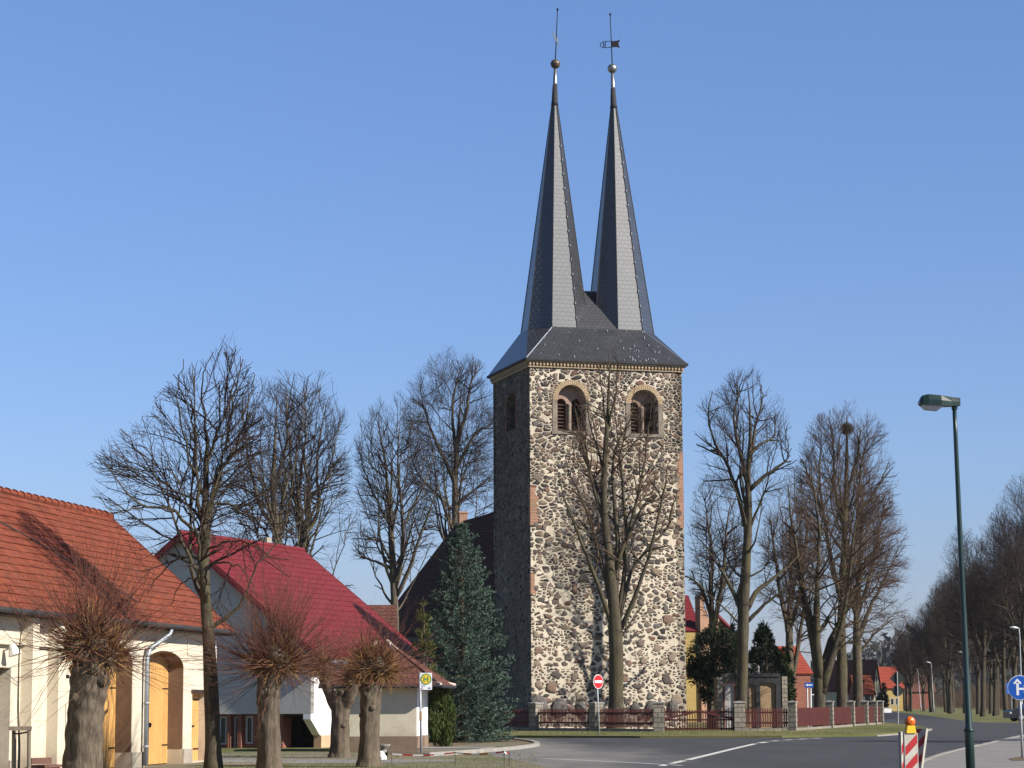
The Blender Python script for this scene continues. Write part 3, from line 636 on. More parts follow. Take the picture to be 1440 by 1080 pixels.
for sg in (1, -1):                              # front and back roof planes
    E = [(-hx, sg * hy, zR0), (hx, sg * hy, zR0), (cxR + ks, sg * r0, zO), (cxR, 0, zRidge), (cxL, 0, zRidge), (cxL - ks, sg * r0, zO)]
    for a in ((0, 1, 2, 5), (5, 2, 3, 4)):
        q = [T_(E[i]) for i in a]; rm.quad(*(q if sg > 0 else q[::-1]))
for sx, cx in ((-1, cxL), (1, cxR)):            # end skirts
    o = cx + sx * r0; p = [(sx * hx, hy, zR0), (o, ks, zO), (cx + sx * ks, r0, zO), (sx * hx, -hy, zR0), (o, -ks, zO), (cx + sx * ks, -r0, zO)]
    q = [T_(x) for x in p]
    for f in ((0, 2, 1), (0, 1, 4, 3), (3, 4, 5)):
        g = [q[i] for i in f]; rm.quad(*(g[::-1] if sx < 0 else g)) if False else rm.quad(*g)
rm.quad(*[T_(x) for x in ((-hx, hy, zR0 - .01), (-hx, -hy, zR0 - .01), (hx, -hy, zR0 - .01), (hx, hy, zR0 - .01))])
roof = build('tower_roof', rm, 'slate', church, uv=True)
em = MB()
em.box(TC, -hx - .03, hx + .03, hy - .02, hy + .05, zR0 - .12, zR0 + .015); em.box(TC, -hx - .03, hx + .03, -hy - .05, -hy + .02, zR0 - .12, zR0 + .015)
em.box(TC, -hx - .05, -hx + .02, -hy + .02, hy - .02, zR0 - .12, zR0 + .015); em.box(TC, hx - .02, hx + .05, -hy + .02, hy - .02, zR0 - .12, zR0 + .015)
build('eave_board', em, 'dark_gutter', roof)
hm = MB()                                         # lead along the hips
for p, q in (((-hx, hy, zR0), (cxL - ks, r0, zO)), ((hx, hy, zR0), (cxR + ks, r0, zO)), ((cxL, 0, zRidge + .02), (cxR, 0, zRidge + .02))):
    build('hip_flashing', MB().tube([T_(p), T_(q)], .035, 5), 'zinc', roof)
rg = random.Random(8)                  # snow hooks
for _ in range(46):
    f = rg.random() ** 1.4; u = rg.uniform(-hx + .8, hx - .8); y = hy + (r0 - hy) * f; z = zR0 + (zO - zR0) * f
    if _ > 20: u = rg.uniform(1.2, 3.6)
    build('snow_hook', MB().box(TC, u, u + .03, y - .01, y + .035, z + .01, z + rg.uniform(.05, .16)), 'zinc', roof)
def spire(cx, px_top, py_top, px_ball, py_ball, py_tip, ball, vane):
    tu, tz = tpx(px_top, py_top, 0); bu, bz = tpx(px_ball, py_ball, 0)
    lo = oct_ring(cx, r0, zO - .9); lo = [(cx + (p[0] - cx) * 1.035, p[1] * 1.035, p[2]) for p in lo]
    hi = oct_ring(tu, .17, tz)
    V = [T_(p) for p in lo + hi]
    sp = build('spire', MB().add(V, [(i, i + 8, (i + 1) % 8 + 8, (i + 1) % 8) for i in range(8)] + [tuple(range(15, 7, -1))]), 'slate', church, uv=True)
    tm = MB()
    for i in range(8): tm.tube([T_(lo[i]), T_(hi[i])], [.035, .03], 5)
    build('corner_strip', tm, 'dark_gutter', sp)
    rg = random.Random(int(px_top))
    k0, k1 = np.array(T_(lo[0])) , np.array(T_(hi[0]))   # front-right edge hooks
    e0, e1 = np.array(T_(lo[1])), np.array(T_(hi[1]))
    for i in range(13):
        f = .1 + i * .06; p = e0 + (e1 - e0) * f + CF.n * .05; build('roof_hook', MB().tube([p, p + np.array([0.02, 0, .12])], .028, 4), 'galvanised', sp)
    d = np.array([bu - tu, 0, bz - tz])
    L = lambda f: T_((tu + d[0] * f, 0, tz + d[2] * f))
    build('lead_neck', MB().tube([L(0), L(.07), L(.5)], [.24, .2, .145], 10), 'dark_gutter', sp, smooth=True)
    build('finial_shaft', MB().tube([L(.5), L(.52), L(.95)], [.14, .14, .085], 12), 'metal_ball', sp, smooth=True)
    bl = MB(); rb = .30; prof = [(max(.01, rb * math.sin(t)), -rb * math.cos(t)) for t in np.linspace(0, math.pi, 13)]
    bl.lathe(T_((bu, 0, bz)), prof, 20); bl.lathe(T_((bu, 0, bz - .02)), [(rb + .012, 0), (rb + .012, .04)], 20)
    build('ball', bl, ball, sp, smooth=True)
    tz2 = tpx(px_ball + 3 * (1 if cx < 0 else -1), py_tip, 0); bt = T_((tz2[0], 0, tz2[1]))
    v = MB().tube([T_((bu, 0, bz + .25)), bt], [.035, .022], 6); v.tube([bt - np.array([0, 0, .22]), bt - np.array([0, 0, .05]), bt + np.array([0, 0, .05])], [.01, .07, .01], 6)
    rod = build('vane_rod', v, 'iron', sp)
    f = .42 if cx < 0 else .40
    c0 = np.array(T_((bu, 0, bz + .25))); c = c0 + (bt - c0) * f
    if vane == 'flag':
        X = np.array([.93, .37, 0.]); Z = np.array([0, 0, 1.]) + X * .0; X = X / np.linalg.norm(X) + Z * .16; Yn = np.array([-.37, .93, 0]) * .02
        fl = MB().prism([c + X * a + Z * b for a, b in ((-.03, -.2), (.36, -.2), (.58, -.26), (.48, 0.0), (.60, .28), (.36, .2), (-.03, .2))], Yn)
        ring = [c + X * (-.42 + .34 * math.cos(t)) + Z * (.2 * math.sin(t)) for t in np.linspace(math.pi * .5, math.pi * 1.5, 12)]
        fl.tube([c + X * -.03 + Z * .2] + ring + [c + X * -.03 - Z * .2], .024, 5)
        fl.tube([c + X * -.42 + Z * .19, c + X * -.42 - Z * .19], .03, 5); fl.tube([c + X * -.55 + Z * .17, c + X * -.55 - Z * .17], .03, 5); fl.tube([c + X * -.55, c + X * -.42], .02, 5)
        build('weather_vane', fl, 'iron', rod)
    else:
        X = np.array([.22, .97, -.05]); Z = np.array([-.25, 0, 1.]); Yn = np.array([-.97, .2, 0]) * .02; c = c - Z * .05
        fl = MB().prism([c + X * a + Z * b for a, b in ((-.9, -.28), (.3, -.28), (.55, -.3), (.45, 0.0), (.6, .3), (.3, .22), (-.9, .24))], Yn)
        build('weather_vane', fl, 'vane_grey', rod)
spire(cxL, 780, 148, 781, 90, 12, 'copper_ball', 'edge')
spire(cxR, 863, 152, 861, 96.5, 19, 'metal_ball', 'flag')
# nave behind the tower
NF = Fr(CF.p(TW / 2, -TD, 0), CF.u)               # n < 0 goes away from the viewer
nr = 26.0; q = at(693, 720, 161.6); zr = q[2]; hwN, zeN = 6.6, zr - 6.6 * 1.285
nm = MB()
for sg in (-1, 1):
    f = Fr(NF.p(sg * (hwN - .4), 0, 0), -CF.n if sg > 0 else CF.n)
    if sg > 0: nm.plate(f, rect(0, nr, 0, zeN + .3), [], 0, .6)
    else: nm.plate(f, rect(-nr, 0, 0, zeN + .3), [], 0, .6)
gab = [(-hwN + .4, 0), (hwN - .4, 0), (hwN - .4, zeN + .3), (0, zr - .25), (-hwN + .4, zeN + .3)]
nm.plate(NF.off(0, -.01), gab, [], 0, .6); nm.plate(NF.off(0, -nr + .6), gab, [], 0, .6)
build('nave_wall', nm, 'fieldstone_dark_mortar', church, uv=True)
nrf = MB()
for sg in (-1, 1):
    e = [NF.p(sg * hwN, -.02, zeN), NF.p(sg * hwN, -nr - .2, zeN)]; r_ = [NF.p(0, -.02, zr), NF.p(0, -nr - .2, zr)]
    nrf.tiled(*(e if sg > 0 else e[::-1]), *(r_ if sg > 0 else r_[::-1]), .33, .025, 40, .14)
nroof = build('nave_roof', nrf, 'tile_church', church, uv=True)
pc = NF.p(0, -nr + 1.2, 0)
XF = Fr(pc, CF.u); cmb = MB().box(XF, -.3, .3, -.3, .3, zr - .5, zr + .55); cmb.box(XF, -.36, .36, -.36, .36, zr + .55, zr + .67)
build('chimney', cmb, 'brick_orange', nroof, uv=True)

# ------------------------------------------------------------------ cream barn, left
P0 = at(0, 865, 51.2); P1 = gnd(303, 1070.5)
BF = Fr((P0[0], P0[1]), (P1[0] - P0[0], P1[1] - P0[1])); BL = float((P1 - P0)[:2] @ BF.u[:2]); U0 = -6.0
zS = BF.hit(303, 888)[1]
barn = thing('barn', 'long cream plastered barn with orange tiled roof and two arched ochre gates', 'barn', BF.p(BL / 2, -3.3, 0))
bu = lambda px, py=1000: BF.hit(px, py)[0]
bz = lambda px, py: BF.hit(px, py)[1]
g2 = (bu(203), bu(257.5), 0.0, bz(230, 938), bz(230, 915)); g1 = (bu(128), bu(185.5), 0.0, bz(157, 930), bz(157, 905))
fd = rect(bu(270), bu(291.5), .05, bz(280, 975)); sd = rect(bu(-40), bu(14), 0, bz(7, 939)); wn = rect(bu(82), bu(93), bz(88, 1026), bz(88, 990))
bm = MB().plate(BF, rect(U0, BL, 0, zS), [arch(*g1), arch(*g2), fd, sd, wn], 0, .5)
EF = Fr(BF.p(BL, 0, 0), -BF.n); EW = 6.8
zRb = at(140, 715, 65.2)[2]
bm.plate(EF, [(.5, 0), (EW, 0), (EW, zS), (EW / 2, zRb - .2), (.5, zS + .5)], [], 0, .4)
LF = Fr(BF.p(U0, -EW, 0), BF.n); bm.plate(LF, [(0, 0), (EW - .5, 0), (EW - .5, zS + .5), (EW / 2, zRb - .2), (0, zS)], [], 0, .4)
bm.plate(Fr(BF.p(BL - .4, -EW, 0), -BF.u), rect(0, BL - U0 - .8, 0, zS), [], 0, .4)
build('wall', bm, 'plaster_cream', barn)
# brown painted reveals of the gates (real colour of the plaster inside the arches)
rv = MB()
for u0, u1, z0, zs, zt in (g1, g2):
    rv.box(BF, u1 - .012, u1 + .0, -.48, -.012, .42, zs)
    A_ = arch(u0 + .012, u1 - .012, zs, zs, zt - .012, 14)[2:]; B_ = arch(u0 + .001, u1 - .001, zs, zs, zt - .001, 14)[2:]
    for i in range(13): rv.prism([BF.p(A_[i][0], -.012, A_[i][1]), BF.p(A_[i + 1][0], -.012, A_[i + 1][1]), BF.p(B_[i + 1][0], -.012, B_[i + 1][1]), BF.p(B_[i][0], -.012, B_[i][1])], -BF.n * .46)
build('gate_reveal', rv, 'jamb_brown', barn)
for u0, u1, z0, zs, zt in (g1, g2):
    uc = (u0 + u1) / 2; gm = MB(); g = .012
    gm.plate(BF, arch(u0 - .05, u1 + .05, .03, zs, zt + .02, 16), [], -.43, .06)
    gt = build('gate', gm, 'planks_ochre', barn, uv=True)
    hd = MB(); hd.box(BF, uc - .012, uc + .012, -.429, -.418, .05, zt - .15); hd.box(BF, uc + .02, uc + .2, -.43, -.40, 1.05, 1.08); hd.box(BF, uc + .02, uc + .06, -.43, -.37, 1.0, 1.12)
    for z in (.5, 2.0): hd.box(BF, u1 - .5, u1 - .03, -.43, -.42, z, z + .035)
    build('latch', hd, 'iron', gt)
np_ = MB(); uc = (g2[0] + g2[1]) / 2
np_.box(BF, bu(221) , bu(227), -.429, -.415, bz(224, 1007), bz(224, 996))
nb = build('notice', np_, 'sign_yellow', barn)
nd = MB()
for k in (.28, .68):
    zz = bz(224, 1007) + (bz(224, 996) - bz(224, 1007)) * k; u_ = (bu(221) + bu(227)) / 2; nd.box(BF, u_ - .09, u_ + .09, -.4148, -.411, zz - .035, zz + .035)
build('notice_mark', nd, 'dark_wood', nb)
dm = MB().plate(BF, rect(fd[0][0] - .05, fd[1][0] + .05, .03, fd[2][1] + .03), [], -.25, .05); dr = build('plank_door', dm, 'planks_ochre', barn, uv=True)
hd = MB(); um = (fd[0][0] + fd[1][0]) / 2; hd.box(BF, um - .012, um + .012, -.249, -.24, .06, fd[2][1]); hd.box(BF, um + .05, um + .25, -.25, -.22, .98, 1.02)
for z in (.35, 1.7): hd.box(BF, fd[0][0] + .03, fd[0][0] + .5, -.25, -.24, z, z + .04); hd.box(BF, fd[1][0] - .5, fd[1][0] - .03, -.25, -.24, z, z + .04)
build('latch', hd, 'iron', dr)
build('door_lintel', MB().box(BF, fd[0][0] - .1, fd[1][0] + .05, -.3, .03, fd[2][1] + .002, fd[2][1] + .10), 'dark_wood', barn)
dm = MB().plate(BF, rect(sd[0][0] - .05, sd[1][0] + .05, .02, sd[2][1] + .03), [], -.25, .05); build('door', dm, 'door_brown', barn)
dm = MB(); dm.box(BF, wn[0][0] - .04, wn[1][0] + .04, -.3, -.2, wn[0][1] - .03, wn[2][1] + .03); wi = build('window', dm, 'shutter_brown', barn)
build('sill', MB().box(BF, wn[0][0] - .08, wn[1][0] + .08, -.2, .09, wn[0][1] - .1, wn[0][1] - .003), 'plinth_grey', wi)
dm = MB().box(BF, bu(83), bu(91), .0, .1, bz(87, 954), bz(87, 949)); build('vent_box', dm, 'iron', barn)
for a, b in ((28, 37), (65.5, 76)): build('pilaster', MB().box(BF, bu(a), bu(b), -.02, .27, .0, zS - .001), 'plaster_cream', barn)
pm = MB()
pm.box(BF, bu(14) , bu(28) - .003, -.02, .12, bz(20, 907), bz(20, 903)); pm.box(BF, U0 + .1, bu(14) - .003, -.02, .12, bz(10, 907), bz(10, 903)); pm.box(BF, bu(37) + .003, bu(65.5) - .003, -.02, .12, bz(50, 909), bz(50, 905))
for a, b in ((262, 303.0), (14, 0)):
    pass
pm.box(BF, bu(262), bu(300), -.02, .025, bz(280, 923), bz(280, 920)); pm.box(BF, bu(262), bu(263), -.02, .024, bz(280, 919.9), bz(280, 898))
pm.box(BF, bu(190), bu(300), -.02, .05, zS - .18, zS - .09)
build('moulding', pm, 'plaster_cream', barn)
for a, b in ((U0, bu(-40)), (bu(14), bu(28)), (bu(37), bu(65.5)), (bu(76), g1[0]), (g1[1], g2[0]), (g2[1], bu(270))): build('plinth', MB().box(BF, a + .001, b - .001, -.02, .03, 0, .40), 'plinth_grey', barn)
rf = MB(); ov = .42
e = [BF.p(U0 - .3, ov, zS - .02), BF.p(BL + .45, ov, zS - .02)]; r_ = [BF.p(U0 - .3, -EW / 2, zRb), BF.p(BL + .45, -EW / 2, zRb)]
rf.tiled(*e, *r_, .30, .03, 60, .12, .006)
e2 = [BF.p(BL + .45, -EW - ov, zS - .02), BF.p(U0 - .3, -EW - ov, zS - .02)]; rf.tiled(*e2, r_[1], r_[0], .30, .03, 30, .12, .006)
broof = build('roof', rf, 'tile_orange', barn, uv=True)
rt_ = MB(); n_ = 46
for i in range(n_):
    a = np.array(r_[0]) + (np.array(r_[1]) - r_[0]) * i / n_; b = np.array(r_[0]) + (np.array(r_[1]) - r_[0]) * (i + 1.08) / n_
    rt_.tube([a + [0, 0, .02], b + [0, 0, .0]], [.135, .105], 8)
build('ridge_tile', rt_, 'tile_orange', broof, uv=True)
build('soffit', MB().box(BF, U0 - .2, BL + .35, 0.002, ov - .06, zS - .12, zS - .045), 'dark_wood', broof)
gt = MB(); gt.tube([BF.p(U0 - .3, ov + .06, zS - .03), BF.p(BL + .4, ov + .06, zS - .03)], .065, 8); build('gutter', gt, 'dark_gutter', broof)
ud = bu(199.5, 1000); dp = MB().tube([BF.p(ud + .9, ov + .04, zS - .1), BF.p(ud + .88, ov, zS - .25), BF.p(ud + .1, .15, zS - .62), BF.p(ud, .12, zS - .85), BF.p(ud, .12, .05)], .062, 10)
for z in (.5, 1.6, 2.4): dp.tube([BF.p(ud, .12, z), BF.p(ud, .12, z + .06)], .075, 10)
build('downpipe', dp, 'zinc', barn, smooth=True)
cb = MB().tube([np.array(r_[0]) + (np.array(r_[1]) - r_[0]) * f + (np.array(e[0]) - r_[0]) * g + np.array([0, 0, .08]) for f, g in ((.37, 0.0), (.45, .2), (.55, .42), (.62, .62), (.70, .85))], .018, 5)
build('thin_roof_line', cb, 'dark_gutter', broof)  # thin dark line running diagonally down the tiles
lf = MB(); q = BF.p(bu(4, 915), .02, bz(4, 915)); lf.tube([q, q + BF.n * .2 + np.array([0, 0, .06])], [.02, .02], 6); lf.tube([q + BF.n * .18 + np.array([0, 0, .14]), q + BF.n * .26 + np.array([0, 0, -.10])], [.06, .15], 12); build('wall_lamp', lf, 'sign_white', barn)
es = MB().box(BF, bu(303) - .42, bu(303) - .1, .002, .03, bz(300, 912), bz(300, 896)); en = build('house_plate', es, 'sign_white', barn)
z0_ = bz(300, 912); sb = MB(); u_ = bu(303) - .26
for k, (x, y, w_) in enumerate(((-.08, .12, .12), (.02, .22, .1), (-.04, .34, .14))): sb.box(BF, u_ + x, u_ + x + w_, .0305, .034, z0_ + y, z0_ + y + .06)
build('plate_mark', sb, 'sign_blue', en)

# ------------------------------------------------------------------ grey gabled house with red metal roof
be = R(19.3)
HC = at(437, 1000, 86.0); HF = Fr((HC[0], HC[1]), (math.cos(be), -math.sin(be)))  # gable front, u = 0 at its right corner
zA = HF.hit(258, 752)[1]; uA = HF.hit(258, 752)[0]; hw = -uA; zEv = HF.hit(437, 908)[1]
house = thing('gabled_house', 'grey gabled house with dark red metal roof beside the barn', 'house', HF.p(uA, -4.5, 0))
HLn = 10.6; zJ = HF.hit(380, 1004)[1]
hm_ = MB()
u_l = 2 * uA
hm_.plate(HF, [(u_l, zJ), (0, zJ), (0, zEv), (uA, zA - .05), (u_l, zEv)], [], 0, .3)
HS = Fr(HF.p(0, 0, 0), -HF.n)                      # right-hand side wall, u runs away from the viewer
hl = Fr(HF.p(u_l, -HLn, 0), HF.n); hm_.plate(hl, rect(0, HLn, 0, zEv), [], 0, .3)
hb = Fr(HF.p(0, -HLn, 0), -HF.u); hm_.plate(hb, [(0, 0), (-u_l, 0), (-u_l, zEv), (-uA, zA - .05), (0, zEv)], [], 0, .3)
build('gable_wall', hm_, 'plaster_grey', house)
uS = HS.hit(450, 1040)[0]; sm = MB().plate(HS, [(.002, zJ - .2), (uS, .45), (HLn, .45), (HLn, zEv), (.002, zEv)], [], 0, .3); build('side_wall', sm, 'plaster_white', house)
build('side_plinth', MB().plate(HS.off(0, .03), rect(uS + .05, HLn, 0, .45), [], 0, .3), 'plinth_peach', house)
hu = lambda px, py=1030: HF.hit(px, py, -.3)[0]
hz = lambda px, py: HF.hit(px, py, -.3)[1]
wins = [rect(hu(308), hu(318.5), hz(313, 1047), hz(313, 1007.5)), rect(hu(329), hu(335), hz(332, 1057), hz(332, 1007.5)), rect(hu(345), hu(355.5), hz(350, 1046), hz(350, 1007)), ]
bw = MB().plate(HF, rect(u_l, hu(366), 0, zJ - .002), wins, -.3, .3); bw.box(HF, hu(393), hu(400), -.9, -.15, 0, zJ - .004); bw.box(HF, hu(322), hu(327.5), -.3, -.12, 0, zJ - .004); bw.box(HF, hu(336.5), hu(342), -.3, -.12, 0, zJ - .004)
build('brick_base', bw, 'brick_red', house, uv=True)
for r__ in wins:
    (u0, z0), (u1, _), (_, z1), _ = r__
    wm = MB(); wm.plate(HF, rect(u0 + .002, u1 - .002, z0 + .002, z1 - .002), [rect(u0 + .06, u1 - .06, z0 + .06, z1 - .06)], -.33, .08)
    o = build('window', wm, 'window_frame', house); build('pane', MB().box(HF, u0 + .06, u1 - .06, -.40, -.39, z0 + .06, z1 - .06), 'glass_dark', o)
pm = MB().plate(HF, rect(hu(366), -.32, .0, zJ), [], -1.6, .2)
pm.box(HF, hu(366), -.32, -1.6, -.32, zJ - .12, zJ - .004)
pc_ = build('porch', pm, 'dark_wood', house)
gp_ = MB()
for a in (404, 413, 422): gp_.box(HF, hu(a), hu(a + 7), -1.599, -1.55, .35, zJ - .2)
build('porch_glazing', gp_, 'glass_dark', pc_)
fe = MB(); fe.tube([HF.p(hu(332), .35, 0), HF.p(hu(332), .35, .55)], .03, 6); build('standpipe', fe, 'shutter_brown', house)
rf = MB(); ovg = .35
sl = (zA - zEv) / hw; eo = .62
E0 = HF.p(eo, ovg, zEv - sl * eo); E1 = HF.p(eo, -HLn - .2, zEv - sl * eo); R0_ = HF.p(uA, ovg, zA + .06); 
uF = uA + 4.7
R1_ = HF.p(uA, -HLn - .2, zA + .06)
rf.tiled(E0, E1, R0_, R1_, .35, .022, 30, .10, .002)
E2 = HF.p(u_l - eo, -HLn - .2, zEv - sl * eo); E3 = HF.p(u_l - eo, ovg, zEv - sl * eo); rf.tiled(E2, E3, R1_, R0_, .35, .022, 30, .10, .002)
hroof = build('roof', rf, 'metal_red', house, uv=True)
rr = MB().tube([np.array(R0_) + [0, 0, .01], np.array(R1_) + [0, 0, .01]], .10, 8); build('ridge_cap', rr, 'metal_red', hroof, uv=True)
fb_ = MB()
fb_.prism([HF.p(eo, ovg + .03, zEv - sl * eo - .06), HF.p(uA, ovg + .03, zA), HF.p(uA, ovg + .03, zA - .2), HF.p(eo, ovg + .03, zEv - sl * eo - .24)], -HF.n * .03)
fb_.prism([HF.p(u_l - eo, ovg + .03, zEv - sl * eo - .06), HF.p(uA, ovg + .03, zA), HF.p(uA, ovg + .03, zA - .2), HF.p(u_l - eo, ovg + .03, zEv - sl * eo - .24)], -HF.n * .03)
build('verge_board', fb_, 'metal_red', hroof, uv=True)
gt = MB(); gt.tube([np.array(E0) + HF.u * .06 + [0, 0, -.1], np.array(E1) + HF.u * .06 + [0, 0, -.1]], .08, 8); build('gutter', gt, 'zinc', hroof)
cq = at(372, 760, 98); XF = Fr((cq[0], cq[1]), HF.u); cmb = MB().box(XF, -.22, .22, -.22, .22, zA - 1.0, cq[2] + .12); build('chimney', cmb, 'plinth_grey', hroof)
_unused = MB(); _unused.tube([np.array(E0) + (np.array(E1) - E0) * a + (np.array(R0_) - E0) * b + [0, 0, .07] for a, b in ((.40, .62), (.50, .32))], .02, 5)

# ------------------------------------------------------------------ small bus shelter building
SC_ = gnd(585, 1056.5); gm_ = R(-5)
SH = Fr((SC_[0], SC_[1]), (math.cos(gm_), math.sin(gm_))); sl_, sd_ = 2.75, 3.3       # u = 0 at the right front corner
zT = SH.hit(585, 963)[1]
shel = thing('bus_shelter', 'little beige shelter hut with a flared brown hipped roof behind the bus stop sign', 'shelter', SH.p(-sl_ / 2, -sd_ / 2, 0))
SS = Fr(SH.p(0, 0, 0), -SH.n)
d0, d1 = SS.hit(590.3, 1000)[0], SS.hit(596.2, 1000)[0]
zD = SS.hit(592, 974)[1]
build('front_wall', MB().plate(SH, rect(-sl_, 0, .5, zT), [], 0, .25), 'plaster_beige', shel)
sw_ = MB().plate(SS, [(.002, .5), (d0, .5), (d0, zD), (d1, zD), (d1, .5), (sd_, .5), (sd_, zT), (.002, zT)], [], 0, .25)
sw_.plate(Fr(SH.p(0, -sd_, 0), -SH.u), rect(.25, sl_, 0, zT), [], 0, .25); sw_.plate(Fr(SH.p(-sl_, -sd_, 0), SH.n), rect(.25, sd_ - .25, 0, zT), [], 0, .25)
build('side_wall', sw_, 'plaster_white', shel)
for f_, q in ((SH, (-sl_ - .02, .02, -.27, .03, 0, .5)), (SS, (.0, d0, -.27, .02, 0, .498)), (SS, (d1, sd_, -.27, .02, 0, .5))): build('plinth', MB().box(f_, *q), 'plinth_brown', shel)
build('door', MB().plate(SS, rect(d0, d1, .08, zD), [], -.14, .05), 'plaster_white', shel)
rf = MB(); o_ = .45; zEs = zT - .02; zAp = SH.hit(530, 902, -sd_ / 2)[1]; ap = (-sl_ / 2)
cor = [SH.p(-sl_ - o_, o_, zEs), SH.p(o_ + .45, o_, zEs), SH.p(o_ + .45, -sd_ - o_, zEs), SH.p(-sl_ - o_, -sd_ - o_, zEs)]
apx = [SH.p(ap - .15, -sd_ / 2 + .15, zAp), SH.p(ap + .15, -sd_ / 2 + .15, zAp), SH.p(ap + .15, -sd_ / 2 - .15, zAp), SH.p(ap - .15, -sd_ / 2 - .15, zAp)]
cur = lambda t: -.34 * math.sin(math.pi * t) * (1 - t * .3)
for i in range(4): rf.tiled(cor[i], cor[(i + 1) % 4], apx[i], apx[(i + 1) % 4], .26, .02, 10, .02, .004, cur)
rf.quad(*apx)
srf = build('roof', rf, 'tile_brown', shel, uv=True)
hp = MB()
for i in range(4): hp.tube([cor[i] + (apx[i] - cor[i]) * t + np.array([0, 0, cur(t) + .03]) for t in np.linspace(0, 1, 9)], .055, 6)
build('hip_mortar', hp, 'hip_mortar', srf)
gt = MB()
for i in range(4): gt.tube([cor[i] + np.array([0, 0, -.04]), cor[(i + 1) % 4] + np.array([0, 0, -.04])], .055, 6)
build('gutter', gt, 'dark_gutter', srf)
build('soffit', MB().add([c + np.array([0, 0, -.05]) for c in cor], [(0, 3, 2, 1)]), 'plinth_brown', srf)
poly_sheet('shelter_step', [SH.p(-.2, .0, 0), SH.p(2.2, .2, 0), SH.p(2.4, -2.6, 0), SH.p(-.2, -2.6, 0)], .10, 'paving', .1)

# ------------------------------------------------------------------ bare trees
def smooth_line(P, k=5):
    P = np.asarray(P, float); n = len(P)
    if n < 3: return np.array([P[0] + (P[-1] - P[0]) * t for t in np.linspace(0, 1, k + 1)])
    Q = np.concatenate([[2 * P[0] - P[1]], P, [2 * P[-1] - P[-2]]]); o = []
    for i in range(1, n):
        p0, p1, p2, p3 = Q[i - 1], Q[i], Q[i + 1], Q[i + 2]
        for t in np.linspace(0, 1, k, endpoint=False):
            o.append(.5 * (2 * p1 + (p2 - p0) * t + (2 * p0 - 5 * p1 + 4 * p2 - p3) * t * t + (3 * p1 - p0 - 3 * p2 + p3) * t ** 3))
    o.append(P[-1]); return np.array(o)
class Crown:
    def __init__(s, prof, D, depth=0.8):      # profile rows: photo (py, px left, px right)
        rows = [(at(x0, y, D), at(x1, y, D)) for y, x0, x1 in sorted(prof, reverse=True)]
        s.z = np.array([a[2] for a, b in rows]); s.xl = np.array([a[0] for a, b in rows]); s.xr = np.array([b[0] for a, b in rows]); s.D = D; s.depth = depth
    def inside(s, p, k):
        z = p[:, 2]; xl = np.interp(z, s.z, s.xl); xr = np.interp(z, s.z, s.xr); h = (xr - xl) / 2 + .01
        return (((p[:, 0] - (xl + xr) / 2) / h) ** 2 + ((p[:, 1] - s.D) / (h * s.depth)) ** 2 < k * k) & (z < s.z[-1] + .3 * k) & (z > s.z[0] - .3 * k)
def unit(a): return a / (np.linalg.norm(a, axis=-1, keepdims=True) + 1e-9)
def spawn(pts, rads, spacing, lo, hi, rng):
    """children positions along polylines pts (N,K,3): returns start points, parent directions, radius, parameter"""
    seg = pts[:, 1:] - pts[:, :-1]; ln = np.linalg.norm(seg, axis=2); tot = ln.sum(1)
    cnt = rng.poisson(tot * (hi - lo) / spacing); idx = np.repeat(np.arange(len(pts)), cnt)
    if len(idx) == 0: return np.zeros((0, 3)), np.zeros((0, 3)), np.zeros(0), np.zeros(0), np.zeros(0)
    t = lo + (hi - lo) * rng.uniform(0, 1, len(idx)) ** .75; cum = np.concatenate([np.zeros((len(pts), 1)), np.cumsum(ln, 1)], 1); d = t * tot[idx]
    k = np.clip((cum[idx] <= d[:, None]).sum(1) - 1, 0, pts.shape[1] - 2); f = (d - cum[idx, k]) / (ln[idx, k] + 1e-9)
    P = pts[idx, k] + seg[idx, k] * f[:, None]; T = unit(seg[idx, k]); r = rads[idx, k] * (1 - f) + rads[idx, k + 1] * f
    return P, T, r, t, tot[idx]
def grow(P, T, L, r0, r1, K, crown, rng, ang=(25, 55), wig=.12, trop=.06, out=0.0, ctr=None):
    N = len(P); u = unit(rng.normal(size=(N, 3))); side = unit(u - T * (u * T).sum(1, keepdims=True)); a = np.radians(rng.uniform(*ang, N))[:, None]
    d = T * np.cos(a) + side * np.sin(a); pts = np.zeros((N, K + 1, 3)); pts[:, 0] = P; alive = np.ones(N, bool); lim = rng.uniform(.86, 1.06, N)
    for k in range(K):
        d = d + rng.normal(size=(N, 3)) * wig + np.array([0, 0, trop])
        if out and ctr is not None: 
            o = pts[:, k] - ctr; o[:, 2] *= .35; d = d + unit(o) * out
        d = unit(d); nx = pts[:, k] + d * (L / K)[:, None]
        if crown is not None: alive &= crown.inside(nx, lim)
        pts[:, k + 1] = np.where(alive[:, None], nx, pts[:, k])
    f = np.linspace(0, 1, K + 1)[None]; return pts, r0[:, None] * (1 - f) + r1[:, None] * f
def emit(mb, pts, rads, sides):
    P0 = pts[:, :-1].reshape(-1, 3); P1 = pts[:, 1:].reshape(-1, 3); ok = np.linalg.norm(P1 - P0, axis=1) > 1e-4
    mb.prisms(P0[ok], P1[ok], rads[:, :-1].ravel()[ok], rads[:, 1:].ravel()[ok], sides)
